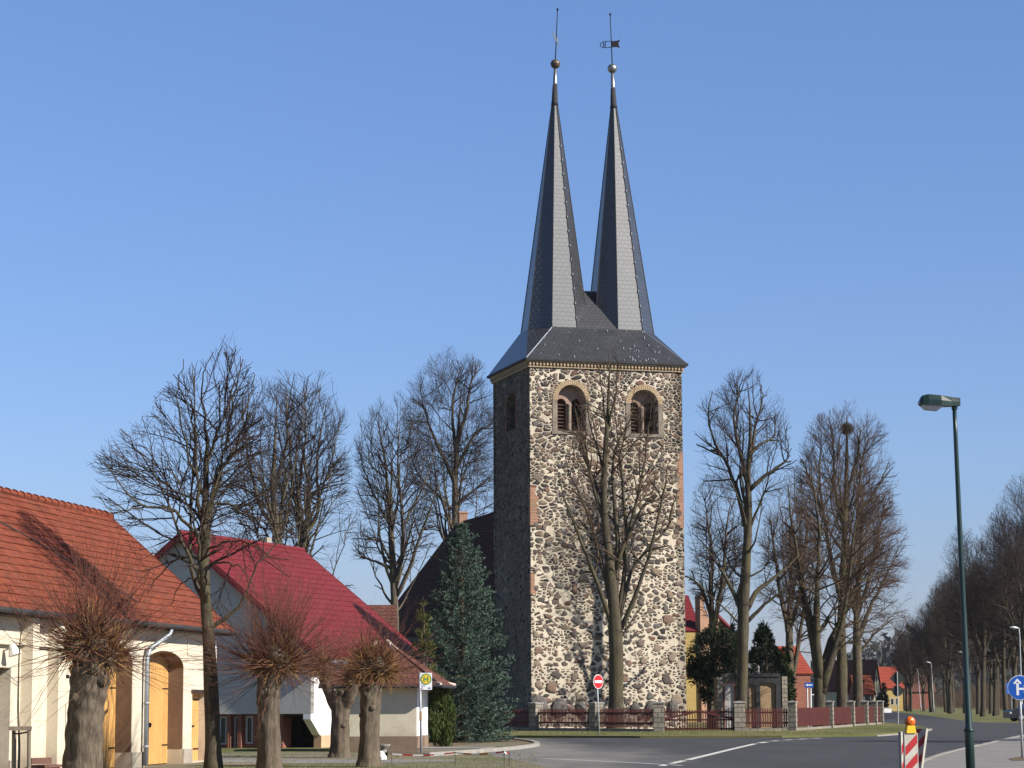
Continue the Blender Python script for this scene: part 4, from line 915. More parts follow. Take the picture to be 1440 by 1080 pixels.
def bare_tree(label, D, trunk, limbs, prof, seed, name='bare_tree', cat='tree', group=None, n_auto=10, dens=1.0, barkm='bark_mossy', twigm='twig_dark', depth=.8, up_=.07, len1=1.0, thick=1.0, start=.35, root=None, sub=1.0):
    rng = np.random.default_rng(seed); cw = Crown(prof, D, depth); sc = D / F
    base = at(trunk[0][0], trunk[0][1], D) if root is None else np.array(root); base = np.array([base[0], D, 0.])
    t = thing(name, label, cat, base, group)
    tp = [at(x, y, D) for x, y, r in trunk]; tr = [r * sc * ((1.0 if y > 930 else .88) if D < 60 else (.72 if y > 930 else .66)) for x, y, r in trunk]
    if tp[0][2] > 0.03: tp = [np.array([tp[0][0], D, -.05])] + tp; tr = [tr[0] * 1.15] + tr
    TP = smooth_line(tp, 6); TR = np.interp(np.linspace(0, 1, len(TP)), np.linspace(0, 1, len(tr)), tr)
    fl = np.clip(1 - (TP[:, 2]) / 0.7, 0, 1) ** 2; TR = TR * (1 + .30 * fl)
    tm = MB().tube(TP, TR, 14, rough=.07, seed=seed)
    K0 = 14; L0 = []; R0 = []
    def push(P, r):
        q = smooth_line(P, 6); f = np.linspace(0, len(q) - 1, K0 + 1); i = np.minimum(f.astype(int), len(q) - 2); w_ = (f - i)[:, None]
        pts = q[i] * (1 - w_) + q[i + 1] * w_
        pts[1:-1] += rng.normal(size=(K0 - 1, 3)) * .025
        L0.append(pts); R0.append(np.interp(np.linspace(0, 1, K0 + 1), np.linspace(0, 1, len(r)), r))
    for lb in limbs:
        y = 0; P = []; yd = rng.uniform(-.5, .5) * 2
        for k, (px, py, r) in enumerate(lb): P.append(at(px, py, D + yd * k * .55)); 
        push(P, [max(.010, r * sc * (.64 - .22 * k / (len(lb) - 1))) for k, (_, _, r) in enumerate(lb)])
    # automatic limbs: from the upper trunk to points spread through the crown
    zt = TP[-1][2]; zl = TP[0][2] + (zt - TP[0][2]) * start
    for k in range(n_auto):
        f = (k + rng.uniform(.2, .8)) / n_auto; zz = cw.z[0] + (cw.z[-1] - cw.z[0]) * (.30 + .68 * f ** .8); az = k * 2.4 + rng.uniform(-.5, .5)
        xl, xr = np.interp(zz, cw.z, cw.xl), np.interp(zz, cw.z, cw.xr); h = (xr - xl) / 2 * rng.uniform(.65, .97)
        tgt = np.array([(xl + xr) / 2 + math.cos(az) * h, D + math.sin(az) * h * depth, zz])
        zs = min(zt - .05, max(zl, zz - rng.uniform(.45, .8) * (zz - zl) - .3)); i = int(np.argmin(abs(TP[:, 2] - zs))); st = TP[i]
        m1 = st * .6 + tgt * .4 + np.array([0, 0, -.10 * (zz - zs)]) + rng.normal(size=3) * .25
        m2 = st * .25 + tgt * .75 + np.array([0, 0, -.04 * (zz - zs)]) + rng.normal(size=3) * .25
        push([st, m1, m2, tgt], [min(TR[i] * .55, .035 + .009 * np.linalg.norm(tgt - st)), .026 * thick, .012 * thick])
    L0 = np.array(L0); R0 = np.array(R0)
    for p, r in zip(L0, R0): tm.tube(p, r, 8, rough=.05, seed=seed)
    build('trunk', tm, barkm, t, smooth=True)
    ctr = np.array([(cw.xl.mean() + cw.xr.mean()) / 2, D, cw.z.mean()])
    mb = MB()
    P, T, r, tt, tot = spawn(L0, R0, .27 / dens, .2, 1, rng)
    L = rng.uniform(.5, 1.15, len(P)) * (1.3 + .27 * tot * (1 - .45 * tt)) * len1
    p1, r1 = grow(P, T, L, np.minimum(r * .7, .016 + .013 * L) * thick, np.full(len(P), .007), 6, cw, rng, (30, 72), .12, up_ * .6, .12, ctr); emit(mb, p1, r1, 4)
    P, T, r, tt, tot = spawn(p1, r1, .17 / dens, .10, 1, rng)
    L = rng.uniform(.45, 1.0, len(P)) * (.25 + .48 * tot) * sub; p2, r2 = grow(P, T, L, np.minimum(r * .7, .0125), np.full(len(P), .005), 5, cw, rng, (25, 62), .12, up_ * .7, .10, ctr); emit(mb, p2, r2, 3)
    P, T, r, tt, tot = spawn(p2, r2, .175 / dens, .15, 1, rng)
    L = rng.uniform(.25, .75, len(P)) * sub; p3, r3 = grow(P, T, L, np.minimum(r * .7, .0065), np.full(len(P), .003), 3, cw, rng, (20, 50), .12, up_, .05, ctr); emit(mb, p3, r3, 3)
    # shoots from limb ends
    build('crown', mb, twigm, t); return t

bare_tree('big spreading bare tree with a slim trunk in the gap between barn and grey house', 57.5,
  [(300, 1088, 11.5), (298, 1000, 10.5), (293, 900, 10), (288, 830, 8.2), (287, 750, 7), (289, 700, 5.4), (290, 655, 4), (292, 620, 2.8)],
  [[(287, 770, 5), (262, 735, 4), (238, 716, 3.6), (205, 711, 3), (178, 690, 2.3), (150, 655, 1.6), (135, 640, 1)],
   [(205, 711, 2.5), (180, 716, 1.8), (158, 722, 1.2), (140, 700, .8)],
   [(287, 745, 4.2), (270, 715, 3.4), (248, 700, 2.6), (225, 660, 2), (205, 632, 1.4), (186, 625, .9)],
   [(289, 700, 4), (275, 668, 3.2), (262, 630, 2.5), (254, 585, 1.9), (250, 540, 1.3), (258, 505, .8)],
   [(290, 655, 4), (303, 615, 3.4), (318, 580, 2.8), (328, 545, 2.1), (334, 515, 1.4), (322, 487, .8)],
   [(303, 620, 2.6), (330, 600, 2), (352, 560, 1.5), (358, 525, .9)],
   [(292, 620, 3.4), (286, 580, 2.6), (282, 545, 2), (290, 515, 1.2), (300, 495, .7)],
   [(288, 725, 4.3), (305, 708, 3.6), (325, 711, 3), (352, 706, 2.4), (375, 690, 1.7), (400, 660, 1)],
   [(290, 690, 3.6), (308, 660, 2.8), (332, 635, 2.2), (360, 612, 1.6), (385, 590, 1)],
   [(325, 711, 2.2), (355, 728, 1.8), (385, 735, 1.3), (412, 752, .8)],
   [(287, 790, 3.6), (270, 783, 2.8), (245, 788, 2.2), (225, 805, 1.6), (207, 835, .9)],
   [(288, 800, 3.2), (310, 790, 2.6), (335, 797, 2), (352, 815, 1.2), (362, 840, .7)],
   [(287, 815, 2.6), (272, 812, 2), (252, 825, 1.5), (240, 850, .8)],
   [(287, 775, 3), (318, 763, 2.4), (345, 762, 1.8), (375, 780, 1.2), (395, 800, .7)]],
  [(482, 308, 330), (500, 285, 352), (540, 228, 366), (580, 205, 372), (620, 138, 395), (650, 122, 408), (690, 124, 420), (730, 150, 430), (770, 165, 425), (810, 190, 405), (850, 205, 380), (885, 240, 345)],
  11, 'spreading_tree', n_auto=9, dens=.95, len1=1.25, depth=.75, barkm='bark_mossy', twigm='twig_dark')
bare_tree('bare tree with a straight dark trunk behind the middle of the red roof ridge', 104,
  [(392, 800, 9), (388, 740, 8.5), (384, 690, 6), (386, 640, 4), (388, 590, 1.5), (390, 555, .8)],
  [[(388, 745, 6), (368, 715, 4.6), (352, 660, 3.5), (344, 600, 2.4), (340, 555, 1.2)], [(385, 690, 5), (400, 640, 4), (404, 590, 2.8), (402, 550, 1.4)]],
  [(540, 335, 420), (560, 318, 440), (610, 296, 452), (660, 290, 458), (720, 300, 455), (770, 320, 445), (810, 335, 435)], 12, n_auto=14, dens=.70, twigm='twig_dark', barkm='bark_grey')
bare_tree('bare many stemmed tree behind the right end of the red roof ridge', 108,
  [(428, 830, 9), (428, 765, 8.5), (424, 735, 7), (420, 700, 4.4), (416, 660, 3), (418, 610, 1)],
  [[(426, 750, 5.5), (412, 690, 4.2), (408, 640, 3.4), (404, 590, 2.4), (410, 550, 1.3)], [(427, 755, 5.5), (436, 700, 4.2), (428, 650, 3.4), (430, 590, 2.4), (428, 545, 1.3)], [(428, 760, 5), (448, 715, 4), (446, 660, 3.2), (452, 600, 2.2), (462, 560, 1.2)], [(436, 700, 3), (462, 670, 2.4), (480, 640, 1.4)]],
  [(528, 385, 468), (545, 366, 482), (580, 356, 494), (640, 354, 498), (690, 358, 502), (740, 365, 508), (780, 378, 508), (830, 385, 500)], 13, n_auto=12, dens=.78, twigm='twig_dark', barkm='bark_grey')
bare_tree('bare two stemmed lime between the red metal roof and the church nave', 128,
  [(556, 900, 8.5), (555, 850, 8), (553, 800, 7.5), (551, 760, 5.5), (550, 700, 3), (552, 650, 1)],
  [[(553, 800, 6), (548, 740, 5), (546, 690, 4.2), (540, 640, 3), (530, 590, 1.6)], [(555, 820, 6), (566, 775, 5), (565, 720, 4.2), (560, 660, 3), (562, 600, 1.6)], [(556, 840, 5.5), (578, 795, 4.5), (590, 755, 3.5), (606, 715, 2.4), (618, 680, 1.2)],
   [(550, 800, 4), (530, 790, 3), (510, 782, 2.2), (500, 770, 1.1)], [(548, 740, 3), (528, 700, 2.4), (512, 660, 1.6), (502, 625, .9)], [(566, 740, 3), (588, 700, 2.4), (604, 660, 1.6), (612, 630, .9)]],
  [(556, 530, 580), (585, 500, 610), (630, 495, 618), (680, 492, 626), (740, 490, 628), (790, 492, 622), (830, 500, 612), (860, 515, 600)], 14, n_auto=14, dens=.85, twigm='twig_dark', barkm='bark_grey')
bare_tree('tallest bare lime tree directly left of the church tower behind the nave roof', 176,
  [(640, 800, 7.5), (640, 730, 7), (640, 690, 6.5), (642, 640, 5), (645, 600, 3), (648, 560, 1)],
  [[(640, 680, 5), (622, 640, 4), (606, 605, 3.2), (596, 570, 2), (590, 540, 1.1)], [(642, 640, 4.5), (636, 590, 3.6), (640, 545, 2.6), (650, 515, 1.2)], [(645, 620, 4.5), (656, 575, 3.6), (662, 540, 2.6), (672, 515, 1.2)], [(641, 660, 4), (668, 610, 3), (688, 600, 2), (698, 575, 1)], [(640, 720, 3.5), (610, 690, 2.6), (585, 660, 1.8), (575, 625, 1)], [(640, 715, 3.4), (665, 690, 2.5), (690, 675, 1.3)]],
  [(492, 615, 662), (505, 595, 680), (540, 568, 697), (590, 558, 708), (640, 560, 712), (690, 562, 712), (740, 570, 710)], 15, n_auto=14, dens=.8, twigm='twig_dark', barkm='bark_grey')
bare_tree('slender bare tree with steep limbs growing right in front of the church tower', 131.0,
  [(866, 1006, 15), (867, 960, 14), (866, 900, 15), (862, 840, 12), (856, 780, 9), (850, 720, 7.5), (850, 660, 6.5), (854, 600, 4.6), (856, 550, 3.0), (857, 515, 1.4), (855, 482, .5)],
  [[(866, 880, 7), (848, 800, 5.5), (834, 750, 4.2), (818, 700, 3.2), (802, 670, 2.2), (794, 640, 1.3)], [(864, 860, 7.5), (868, 780, 6), (866, 720, 5), (862, 670, 4), (866, 630, 3.2), (884, 595, 2.2), (890, 560, 1.2)],
   [(868, 880, 6.5), (878, 800, 5.2), (880, 740, 4.4), (876, 680, 3.6), (872, 640, 2.8), (880, 610, 2)], [(870, 870, 5.5), (886, 810, 4.6), (912, 770, 3.8), (936, 745, 3), (946, 715, 2), (950, 690, 1)],
   [(864, 890, 6.5), (842, 825, 5), (820, 770, 4), (803, 725, 3), (790, 690, 2), (784, 660, 1)], [(872, 885, 6), (900, 820, 4.6), (922, 745, 3.6), (934, 690, 2.6), (940, 650, 1.4)], [(866, 800, 5), (892, 720, 4), (905, 660, 3), (912, 605, 1.8), (916, 570, .9)], [(856, 760, 5), (834, 680, 4), (816, 610, 2.8), (808, 570, 1.4)],
   [(852, 720, 4), (838, 680, 3), (820, 640, 2.2), (812, 610, 1.2)], [(850, 670, 3.4), (840, 630, 2.6), (828, 590, 1.6), (826, 560, .9)], [(854, 610, 3), (848, 560, 2.2), (842, 520, 1.2)], [(856, 600, 3), (866, 550, 2.2), (870, 505, 1.1)], [(880, 760, 3), (900, 720, 2.4), (918, 690, 1.6), (922, 660, .9)],
   [(864, 910, 3), (885, 880, 2.2), (905, 850, 1.3)], [(834, 750, 2.4), (812, 740, 1.8), (795, 700, 1)]],
  [(466, 836, 876), (490, 824, 892), (530, 812, 902), (580, 796, 926), (640, 778, 948), (690, 786, 958), (740, 800, 962), (790, 815, 950), (850, 820, 935), (900, 830, 915)], 16, 'slender_tree', n_auto=0, dens=.56, len1=1.1, twigm='twig_brown', barkm='bark_mossy', depth=.7, up_=.10, sub=.9)
bare_tree('tall bare lime with a thick pale trunk behind the post right of the gate', 134,
  [(1042, 1008, 12.5), (1044, 950, 10.5), (1045, 900, 12.0), (1046, 850, 12.0), (1050, 780, 9.6), (1053, 720, 7.6), (1052, 670, 6), (1055, 620, 3.8), (1054, 570, 1.6), (1050, 532, .5)],
  [[(1048, 740, 6.5), (1038, 690, 5), (1020, 650, 4), (1004, 620, 3.2), (996, 580, 2.2), (1002, 550, 1.2)], [(1052, 680, 6), (1040, 630, 4.6), (1032, 590, 3.4), (1038, 555, 2.2), (1045, 530, 1.2)], [(1053, 690, 6), (1075, 670, 4.6), (1098, 655, 3.6), (1108, 640, 2.2), (1106, 600, 1.2)], [(1055, 640, 4), (1068, 625, 3.4), (1088, 615, 2.6), (1090, 585, 1.4)], [(1056, 650, 4), (1062, 600, 3), (1072, 565, 2), (1070, 540, 1)],
   [(1048, 860, 7), (1066, 830, 5.5), (1090, 812, 4), (1110, 795, 2.8), (1124, 780, 1.4)], [(1046, 870, 6), (1032, 835, 5), (1014, 800, 4), (1000, 780, 2.6), (988, 765, 1.3)], [(1050, 875, 5), (1075, 850, 4), (1095, 835, 2.6), (1112, 820, 1.2)], [(1045, 880, 3), (1025, 862, 2.4), (1000, 838, 1.8), (975, 815, 1.2), (965, 812, 1)]],
  [(514, 1036, 1062), (530, 1008, 1084), (565, 980, 1106), (620, 972, 1116), (670, 970, 1122), (720, 985, 1112), (760, 995, 1110), (800, 985, 1125), (850, 985, 1128), (890, 1000, 1110)], 17, n_auto=8, dens=.82, twigm='twig_dark', barkm='bark_mossy', depth=.75)
bare_tree('smaller bare forked tree behind the dark yew right of the tower', 160,
  [(1003, 985, 9), (1003, 920, 8), (1002, 885, 6.5), (1001, 830, 3), (1004, 780, 1)],
  [[(1002, 890, 6), (999, 830, 5), (1002, 780, 4), (996, 740, 2.8), (990, 700, 1.4)], [(1003, 885, 6), (1014, 830, 5), (1020, 780, 4), (1022, 740, 2.8), (1028, 700, 1.4)], [(1001, 870, 4.5), (990, 835, 3.8), (975, 815, 3), (962, 810, 2.2)], [(1014, 830, 3), (1032, 800, 2.4), (1040, 770, 1.4)]],
  [(672, 985, 1035), (690, 972, 1045), (740, 965, 1052), (800, 964, 1055), (850, 968, 1055), (880, 975, 1050)], 18, n_auto=10, dens=.85, twigm='twig_dark', barkm='bark_grey')
bare_tree('bare tree with a V-shaped lower fork at the front of the corner clump', 139,
  [(1153, 1008, 12), (1152, 965, 10.5), (1150, 930, 8), (1144, 890, 5), (1138, 850, 2.5)],
  [[(1153, 965, 11), (1141, 890, 8.5), (1128, 830, 5.2), (1120, 770, 4), (1112, 720, 2.6), (1108, 680, 1.3)], [(1152, 960, 10), (1148, 880, 8), (1150, 800, 5), (1152, 740, 4), (1146, 700, 2.8), (1140, 660, 1.4)], [(1155, 975, 12), (1168, 905, 9.6), (1188, 860, 8), (1206, 820, 6.2), (1222, 790, 3), (1244, 765, 1.5)], [(1156, 970, 10), (1174, 910, 8), (1186, 870, 5), (1196, 800, 4), (1202, 740, 2.8), (1214, 690, 1.4)], [(1206, 820, 3), (1226, 810, 2.2), (1250, 800, 1.2)]],
  [(650, 1120, 1200), (680, 1105, 1225), (730, 1092, 1262), (780, 1085, 1275), (830, 1085, 1272), (880, 1092, 1262), (930, 1105, 1245), (950, 1115, 1230)], 19, n_auto=9, dens=.78, twigm='twig_brown', barkm='bark_mossy', depth=.75)
nest_tree = bare_tree('tall bare tree carrying a round bird nest near its top, middle of the corner clump', 150,
  [(1184, 1000, 11), (1184, 940, 10.5), (1183, 880, 9), (1186, 800, 7.5), (1188, 740, 6), (1190, 680, 5), (1191, 620, 2.6), (1191, 585, 1)],
  [[(1185, 860, 6), (1168, 780, 5), (1158, 720, 4), (1152, 660, 3), (1156, 625, 1.6)], [(1186, 830, 6), (1204, 760, 5), (1206, 700, 4), (1212, 650, 2.6), (1222, 615, 1.3)], [(1188, 740, 5), (1174, 690, 4), (1172, 640, 3), (1168, 600, 1.4)], [(1190, 700, 4.6), (1206, 640, 3.2), (1210, 600, 1.5)], [(1158, 720, 3.4), (1140, 680, 2.6), (1128, 645, 1.4)], [(1206, 720, 3.4), (1232, 690, 2.6), (1250, 650, 1.3)]],
  [(568, 1166, 1214), (586, 1140, 1240), (615, 1122, 1258), (660, 1112, 1264), (710, 1112, 1268), (770, 1105, 1275), (830, 1100, 1278), (890, 1105, 1270), (940, 1120, 1250)], 20, n_auto=16, dens=.80, twigm='twig_brown', barkm='bark_mossy', depth=.7)
bare_tree('bare bushy tree at the right edge of the corner clump with reddish hanging twigs', 156,
  [(1207, 1000, 10), (1206, 940, 9.5), (1205, 880, 8), (1208, 800, 5), (1212, 740, 3), (1214, 690, 1)],
  [[(1206, 900, 6), (1226, 850, 4.6), (1246, 810, 3.2), (1262, 780, 1.5)], [(1206, 880, 5.4), (1196, 820, 4.4), (1188, 760, 3.2), (1180, 700, 1.6)], [(1208, 860, 5), (1226, 800, 4), (1238, 740, 2.8), (1246, 700, 1.4)], [(1206, 920, 4), (1232, 890, 3), (1256, 870, 1.6)]],
  [(660, 1175, 1245), (700, 1160, 1262), (750, 1150, 1280), (800, 1148, 1286), (850, 1150, 1284), (900, 1158, 1276), (940, 1170, 1262), (965, 1180, 1245)], 21, n_auto=12, dens=.85, twigm='twig_russet', barkm='bark_grey', depth=.75, up_=.03)
bare_tree('dark bare tree behind the cemetery vault with two trunks and dense red brown twigs', 165,
  [(1112, 1000, 10), (1111, 940, 9), (1110, 880, 7), (1112, 810, 4), (1112, 740, 1)],
  [[(1111, 900, 6), (1098, 840, 5), (1090, 780, 3.6), (1084, 730, 1.6)], [(1111, 880, 6), (1126, 830, 5), (1132, 770, 3.6), (1136, 720, 1.6)], [(1112, 960, 6), (1124, 900, 5), (1130, 850, 4), (1128, 790, 2)]],
  [(672, 1090, 1130), (700, 1072, 1150), (750, 1062, 1162), (810, 1058, 1166), (870, 1060, 1165), (920, 1070, 1155)], 22, n_auto=9, dens=1.0, twigm='twig_brown', barkm='bark_grey')
nq = at(1191, 603, 150.2); rg = np.random.default_rng(2); P = unit(rg.normal(size=(420, 3))); P *= np.array([.40, .40, .36]) * rg.uniform(.15, 1.15, (420, 1)); d = unit(np.cross(P, rg.normal(size=(420, 3)))) * rg.uniform(.12, .34, (420, 1))
nm_ = MB().prisms(nq + P - d, nq + P + d, np.full(420, .012), np.full(420, .006)); nm_.tube([nq + [0, .1, -.55], nq + [0, .1, .3]], [.06, .05], 6)
tag(build('bird_nest', nm_, 'twig_nest', org=nq), 'round twig bird nest near the top of the tall bare tree', 'nest')

# avenue of limes receding on the right
protos = []
def avenue_tree(seed, twigm, h):
    H = h; D0 = 300.0; s_ = F / D0
    # build at a working position with a profile given in photo pixels at D0, moved afterwards
    X = 1400; yb = 988 + EYE * s_ + 4; y = lambda z: yb - z * s_; x = lambda u: X + u * s_
    rr = random.Random(seed)
    tr = [(x(0), yb, 5.2), (x(rr.uniform(-.4, .4)), y(5), 4.4), (x(rr.uniform(-.7, .7)), y(10), 3.6), (x(rr.uniform(-.8, .8)), y(16), 1.8), (x(rr.uniform(-.8, .8)), y(20), .7)]
    lb = []
    for k in range(4):
        sg = -1 if k % 2 else 1; z0 = rr.uniform(4.5, 10); lb.append([(x(0), y(z0), 3), (x(sg * rr.uniform(.8, 1.6)), y(z0 + 4), 2.2), (x(sg * rr.uniform(1.4, 3)), y(z0 + 9), 1.2), (x(sg * rr.uniform(1.6, 3.4)), y(z0 + 12), .6)])
    prof = [(y(H), x(-1.2), x(1.2)), (y(H - 2), x(-3.2), x(3)), (y(H * .78), x(-4.6), x(4.6)), (y(H * .55), x(-5.4), x(5.4)), (y(H * .33), x(-5.2), x(5.2)), (y(H * .18), x(-4.6), x(4.6)), (y(H * .08), x(-3.4), x(3.4))]
    return bare_tree('tall bare lime in the dense avenue along the far road', D0, tr, lb, prof, seed, 'avenue_tree', group='limes of the avenue along the far road', n_auto=9, dens=.66, twigm=twigm, barkm='bark_shaded', thick=1.25, len1=1.1, sub=1.3)
protos = [avenue_tree(31, 'twig_dark', 23), avenue_tree(32, 'twig_dark', 25), avenue_tree(33, 'twig_dark', 24)]
rg = random.Random(4)
spots = []
for px, py in ((1434, 1011.5), (1408, 1009.5), (1392, 1008.4), (1377, 1007.2), (1364, 1006.4), (1352, 1005.6), (1342, 1005), (1332, 1004.3), (1324, 1003.8), (1316, 1003.2), (1309, 1002.7), (1303, 1002.2), (1298, 1001.6)): 
    g = gnd(px + (9 if px < 1330 else 4), py - (1.3 if px < 1350 else .5)); spots.append((g[0], g[1], min(.87, max(.70, .87 - (1434 - px) / 136 * .17))))
for px, py in ((1452, 1008), (1424, 1006.5), (1400, 1005.4), (1386, 1004.6), (1370, 1003.8), (1356, 1003), (1345, 1002.4), (1334, 1001.8), (1322, 1001.2), (1480, 1010), (1472, 1006.5), (1291, 1001), (1285, 1000.3), (1280, 999.7), (1276, 999.2)): 
    g = gnd(px, py); spots.append((g[0], g[1], min(.88, max(.55, .87 - (1434 - px) / 136 * .2))))
spots += [(40., 84.5, .9), (62., 128., 1.0), (52., 106., 1.0)]     # the near end of the avenue, outside the frame on the right
for i, (x, y, s_) in enumerate(spots):
    x += rg.uniform(-1.6, 1.6) if i < 30 and i > 0 else 0; y += rg.uniform(-4, 4) if i < 30 else 0
    p = protos[i % 3]; o = p if i < 3 else copy_thing(p, (x, y, 0), rg.uniform(0, 6.28), s_ * rg.uniform(.84, 1.1))
    if i < 3: o.location = (x, y, 0); o.scale = (s_ * rg.uniform(.9, 1.02),) * 3

# ------------------------------------------------------------------ pollards
def pollard(label, D, trunk, heads, seed, R_, n_long, n_short, twigs=('twig_red', 'twig_gold'), short=.6, knobs=10, limbs=()):
    rng = np.random.default_rng(seed); sc = D / F
    b = at(trunk[0][0], trunk[0][1], D); t = thing('pollard_tree', label, 'pollard tree', (b[0], D, 0))
    tp = [at(x, y, D) for x, y, r in trunk]; tr = [r * sc for x, y, r in trunk]
    if tp[0][2] > .03: tp = [np.array([tp[0][0], D, -.05])] + tp; tr = [tr[0] * 1.1] + tr
    TP = smooth_line(tp, 9); TR = np.interp(np.linspace(0, 1, len(TP)), np.linspace(0, 1, len(tr)), tr)
    fl = np.clip(1 - TP[:, 2] / .6, 0, 1) ** 2; TR = TR * .92 * (1 + .12 * fl)
    m = MB().tube(TP, TR, 36, rough=.075, seed=seed)
    for lb in limbs:
        q = smooth_line([at(x, y, D + dy) for x, y, r, dy in lb], 8); m.tube(q, np.interp(np.linspace(0, 1, len(q)), np.linspace(0, 1, len(lb)), [r * sc for x, y, r, dy in lb]), 24, rough=.10, seed=seed + 3)
    hs = [(at(x, y, D), r * sc * 1.12) for x, y, r in heads]
    for c, r in hs:
        n = 12; 
        for k in range(knobs):
            d = unit(rng.normal(size=3)) * np.array([1, 1, .8]); p = c + d * r * rng.uniform(.35, .75); q = r * rng.uniform(.3, .52)
            V = []; ph = rng.uniform(0, 6, 3)
            a = np.arange(n) * 2 * math.pi / n
            prof = [(math.sin(s) * q, -math.cos(s) * q) for s in np.linspace(.05, math.pi - .05, 8)]
            rings = [np.stack([p[0] + pr * np.cos(a) * (1 + .18 * np.sin(3 * a + ph[0]) + .1 * np.sin(5 * a + ph[1])), p[1] + pr * np.sin(a) * (1 + .18 * np.sin(3 * a + ph[0])), np.full(n, p[2] + pz) + .05 * q * np.sin(4 * a + ph[2])], 1) for pr, pz in prof]
            i = np.arange(7)[:, None] * n; kk = np.arange(n)[None]; m.add(np.concatenate(rings), np.stack([i + kk, i + (kk + 1) % n, i + n + (kk + 1) % n, i + n + kk], -1).reshape(-1, 4))
    # burls on the trunk
    for k in range(knobs // 2):
        i = int(rng.uniform(.45, .95) * len(TP)); az = rng.uniform(math.pi, 2 * math.pi); q = TR[i] * rng.uniform(.25, .45); p = TP[i] + np.array([math.cos(az), math.sin(az), 0]) * TR[i] * .85
        m.lathe(p, [(max(.005, math.sin(s) * q), -math.cos(s) * q) for s in np.linspace(.05, math.pi - .05, 7)], 10)
    build('trunk', m, 'bark_pollard', t, smooth=True)
    def shoots(n, lo, hi, r0, droop, K, elev):
        mb = MB(); idx = rng.integers(0, len(hs), n); C = np.array([h[0] for h in hs])[idx]; rr = np.array([h[1] for h in hs])[idx]
        az = rng.uniform(0, 6.283, n); el = np.radians(rng.uniform(elev[0], elev[1], n))
        d = np.stack([np.cos(az) * np.cos(el), np.sin(az) * np.cos(el), np.sin(el)], 1); P = C + d * (rr * rng.uniform(.45, .95, n))[:, None]
        L = rng.uniform(lo, hi, n) * rng.uniform(.65, 1, n); d2 = unit(d + rng.normal(size=(n, 3)) * .28)
        pts = np.zeros((n, K + 1, 3)); pts[:, 0] = P
        for k in range(K):
            d2 = unit(d2 + rng.normal(size=(n, 3)) * .07 + np.array([0, 0, droop])); pts[:, k + 1] = pts[:, k] + d2 * (L / K)[:, None]
        f = np.linspace(0, 1, K + 1)[None]; rad = (r0 * rng.uniform(.6, 1.2, n))[:, None] * (1 - .75 * f); emit(mb, pts, rad, 4)
        P2, T2, r2, tt, tot = spawn(pts, rad, .5, .3, .95, rng); q, qr = grow(P2, T2, rng.uniform(.1, .3, len(P2)) * tot, r2 * .6, np.full(len(P2), .002), 3, None, rng, (15, 35), .08, .04); emit(mb, q, qr, 3)
        return mb
    build('long_shoots', shoots(int(n_long * 1.1), R_ * .5, R_ * 1.3, .0085, .05, 7, (-30, 88)), twigs[0], t)
    build('short_shoots', shoots(int(n_short * 1.6), short * .3, short * .9, .0115, .0, 4, (-50, 88)), twigs[1], t)
    return t
pollard('thickest knobbly pollard tree with a bristling head in front of the barn gate', 48.5, [(114, 1100, 31), (117, 1060, 29), (120, 1015, 27), (122, 985, 27), (126, 955, 30), (131, 932, 28), (131, 918, 20)], [(128, 905, 30), (110, 915, 18), (152, 925, 18)], 41, 2.1, 420, 460, ('twig_red', 'twig_gold'), .85, 16)
pollard('pollard tree with a round fan of long red shoots in front of the grey house', 57.0, [(380, 1100, 19), (379, 1050, 17.5), (378, 1000, 16.5), (378, 970, 18), (382, 950, 20)], [(385, 930, 23), (367, 935, 12), (402, 935, 13)], 42, 2.15, 560, 460, ('twig_red', 'twig_gold'), .7, 12)
pollard('forked pollard tree standing against the shelter wall behind the other pollards', 70.5, [(478, 1063, 15), (479, 1020, 13.5), (480, 990, 14), (478, 970, 12)], [(455, 942, 13), (498, 955, 11)], 43, 1.5, 260, 280, ('twig_red', 'twig_gold'), .6, 9, limbs=[[(476, 1000, 9, 0), (464, 975, 8, .1), (456, 950, 9, .1)], [(482, 1000, 9, 0), (492, 980, 8, -.2), (498, 962, 8, -.2)]])
pollard('pollard tree with short golden brown shoots next to the bus shelter', 60.0, [(518, 1080, 18), (519, 1050, 15.5), (520, 1010, 14.5), (521, 980, 16), (523, 962, 16)], [(528, 940, 19), (512, 938, 16), (540, 945, 10)], 44, 1.45, 300, 460, ('twig_red', 'twig_gold'), .75, 12)

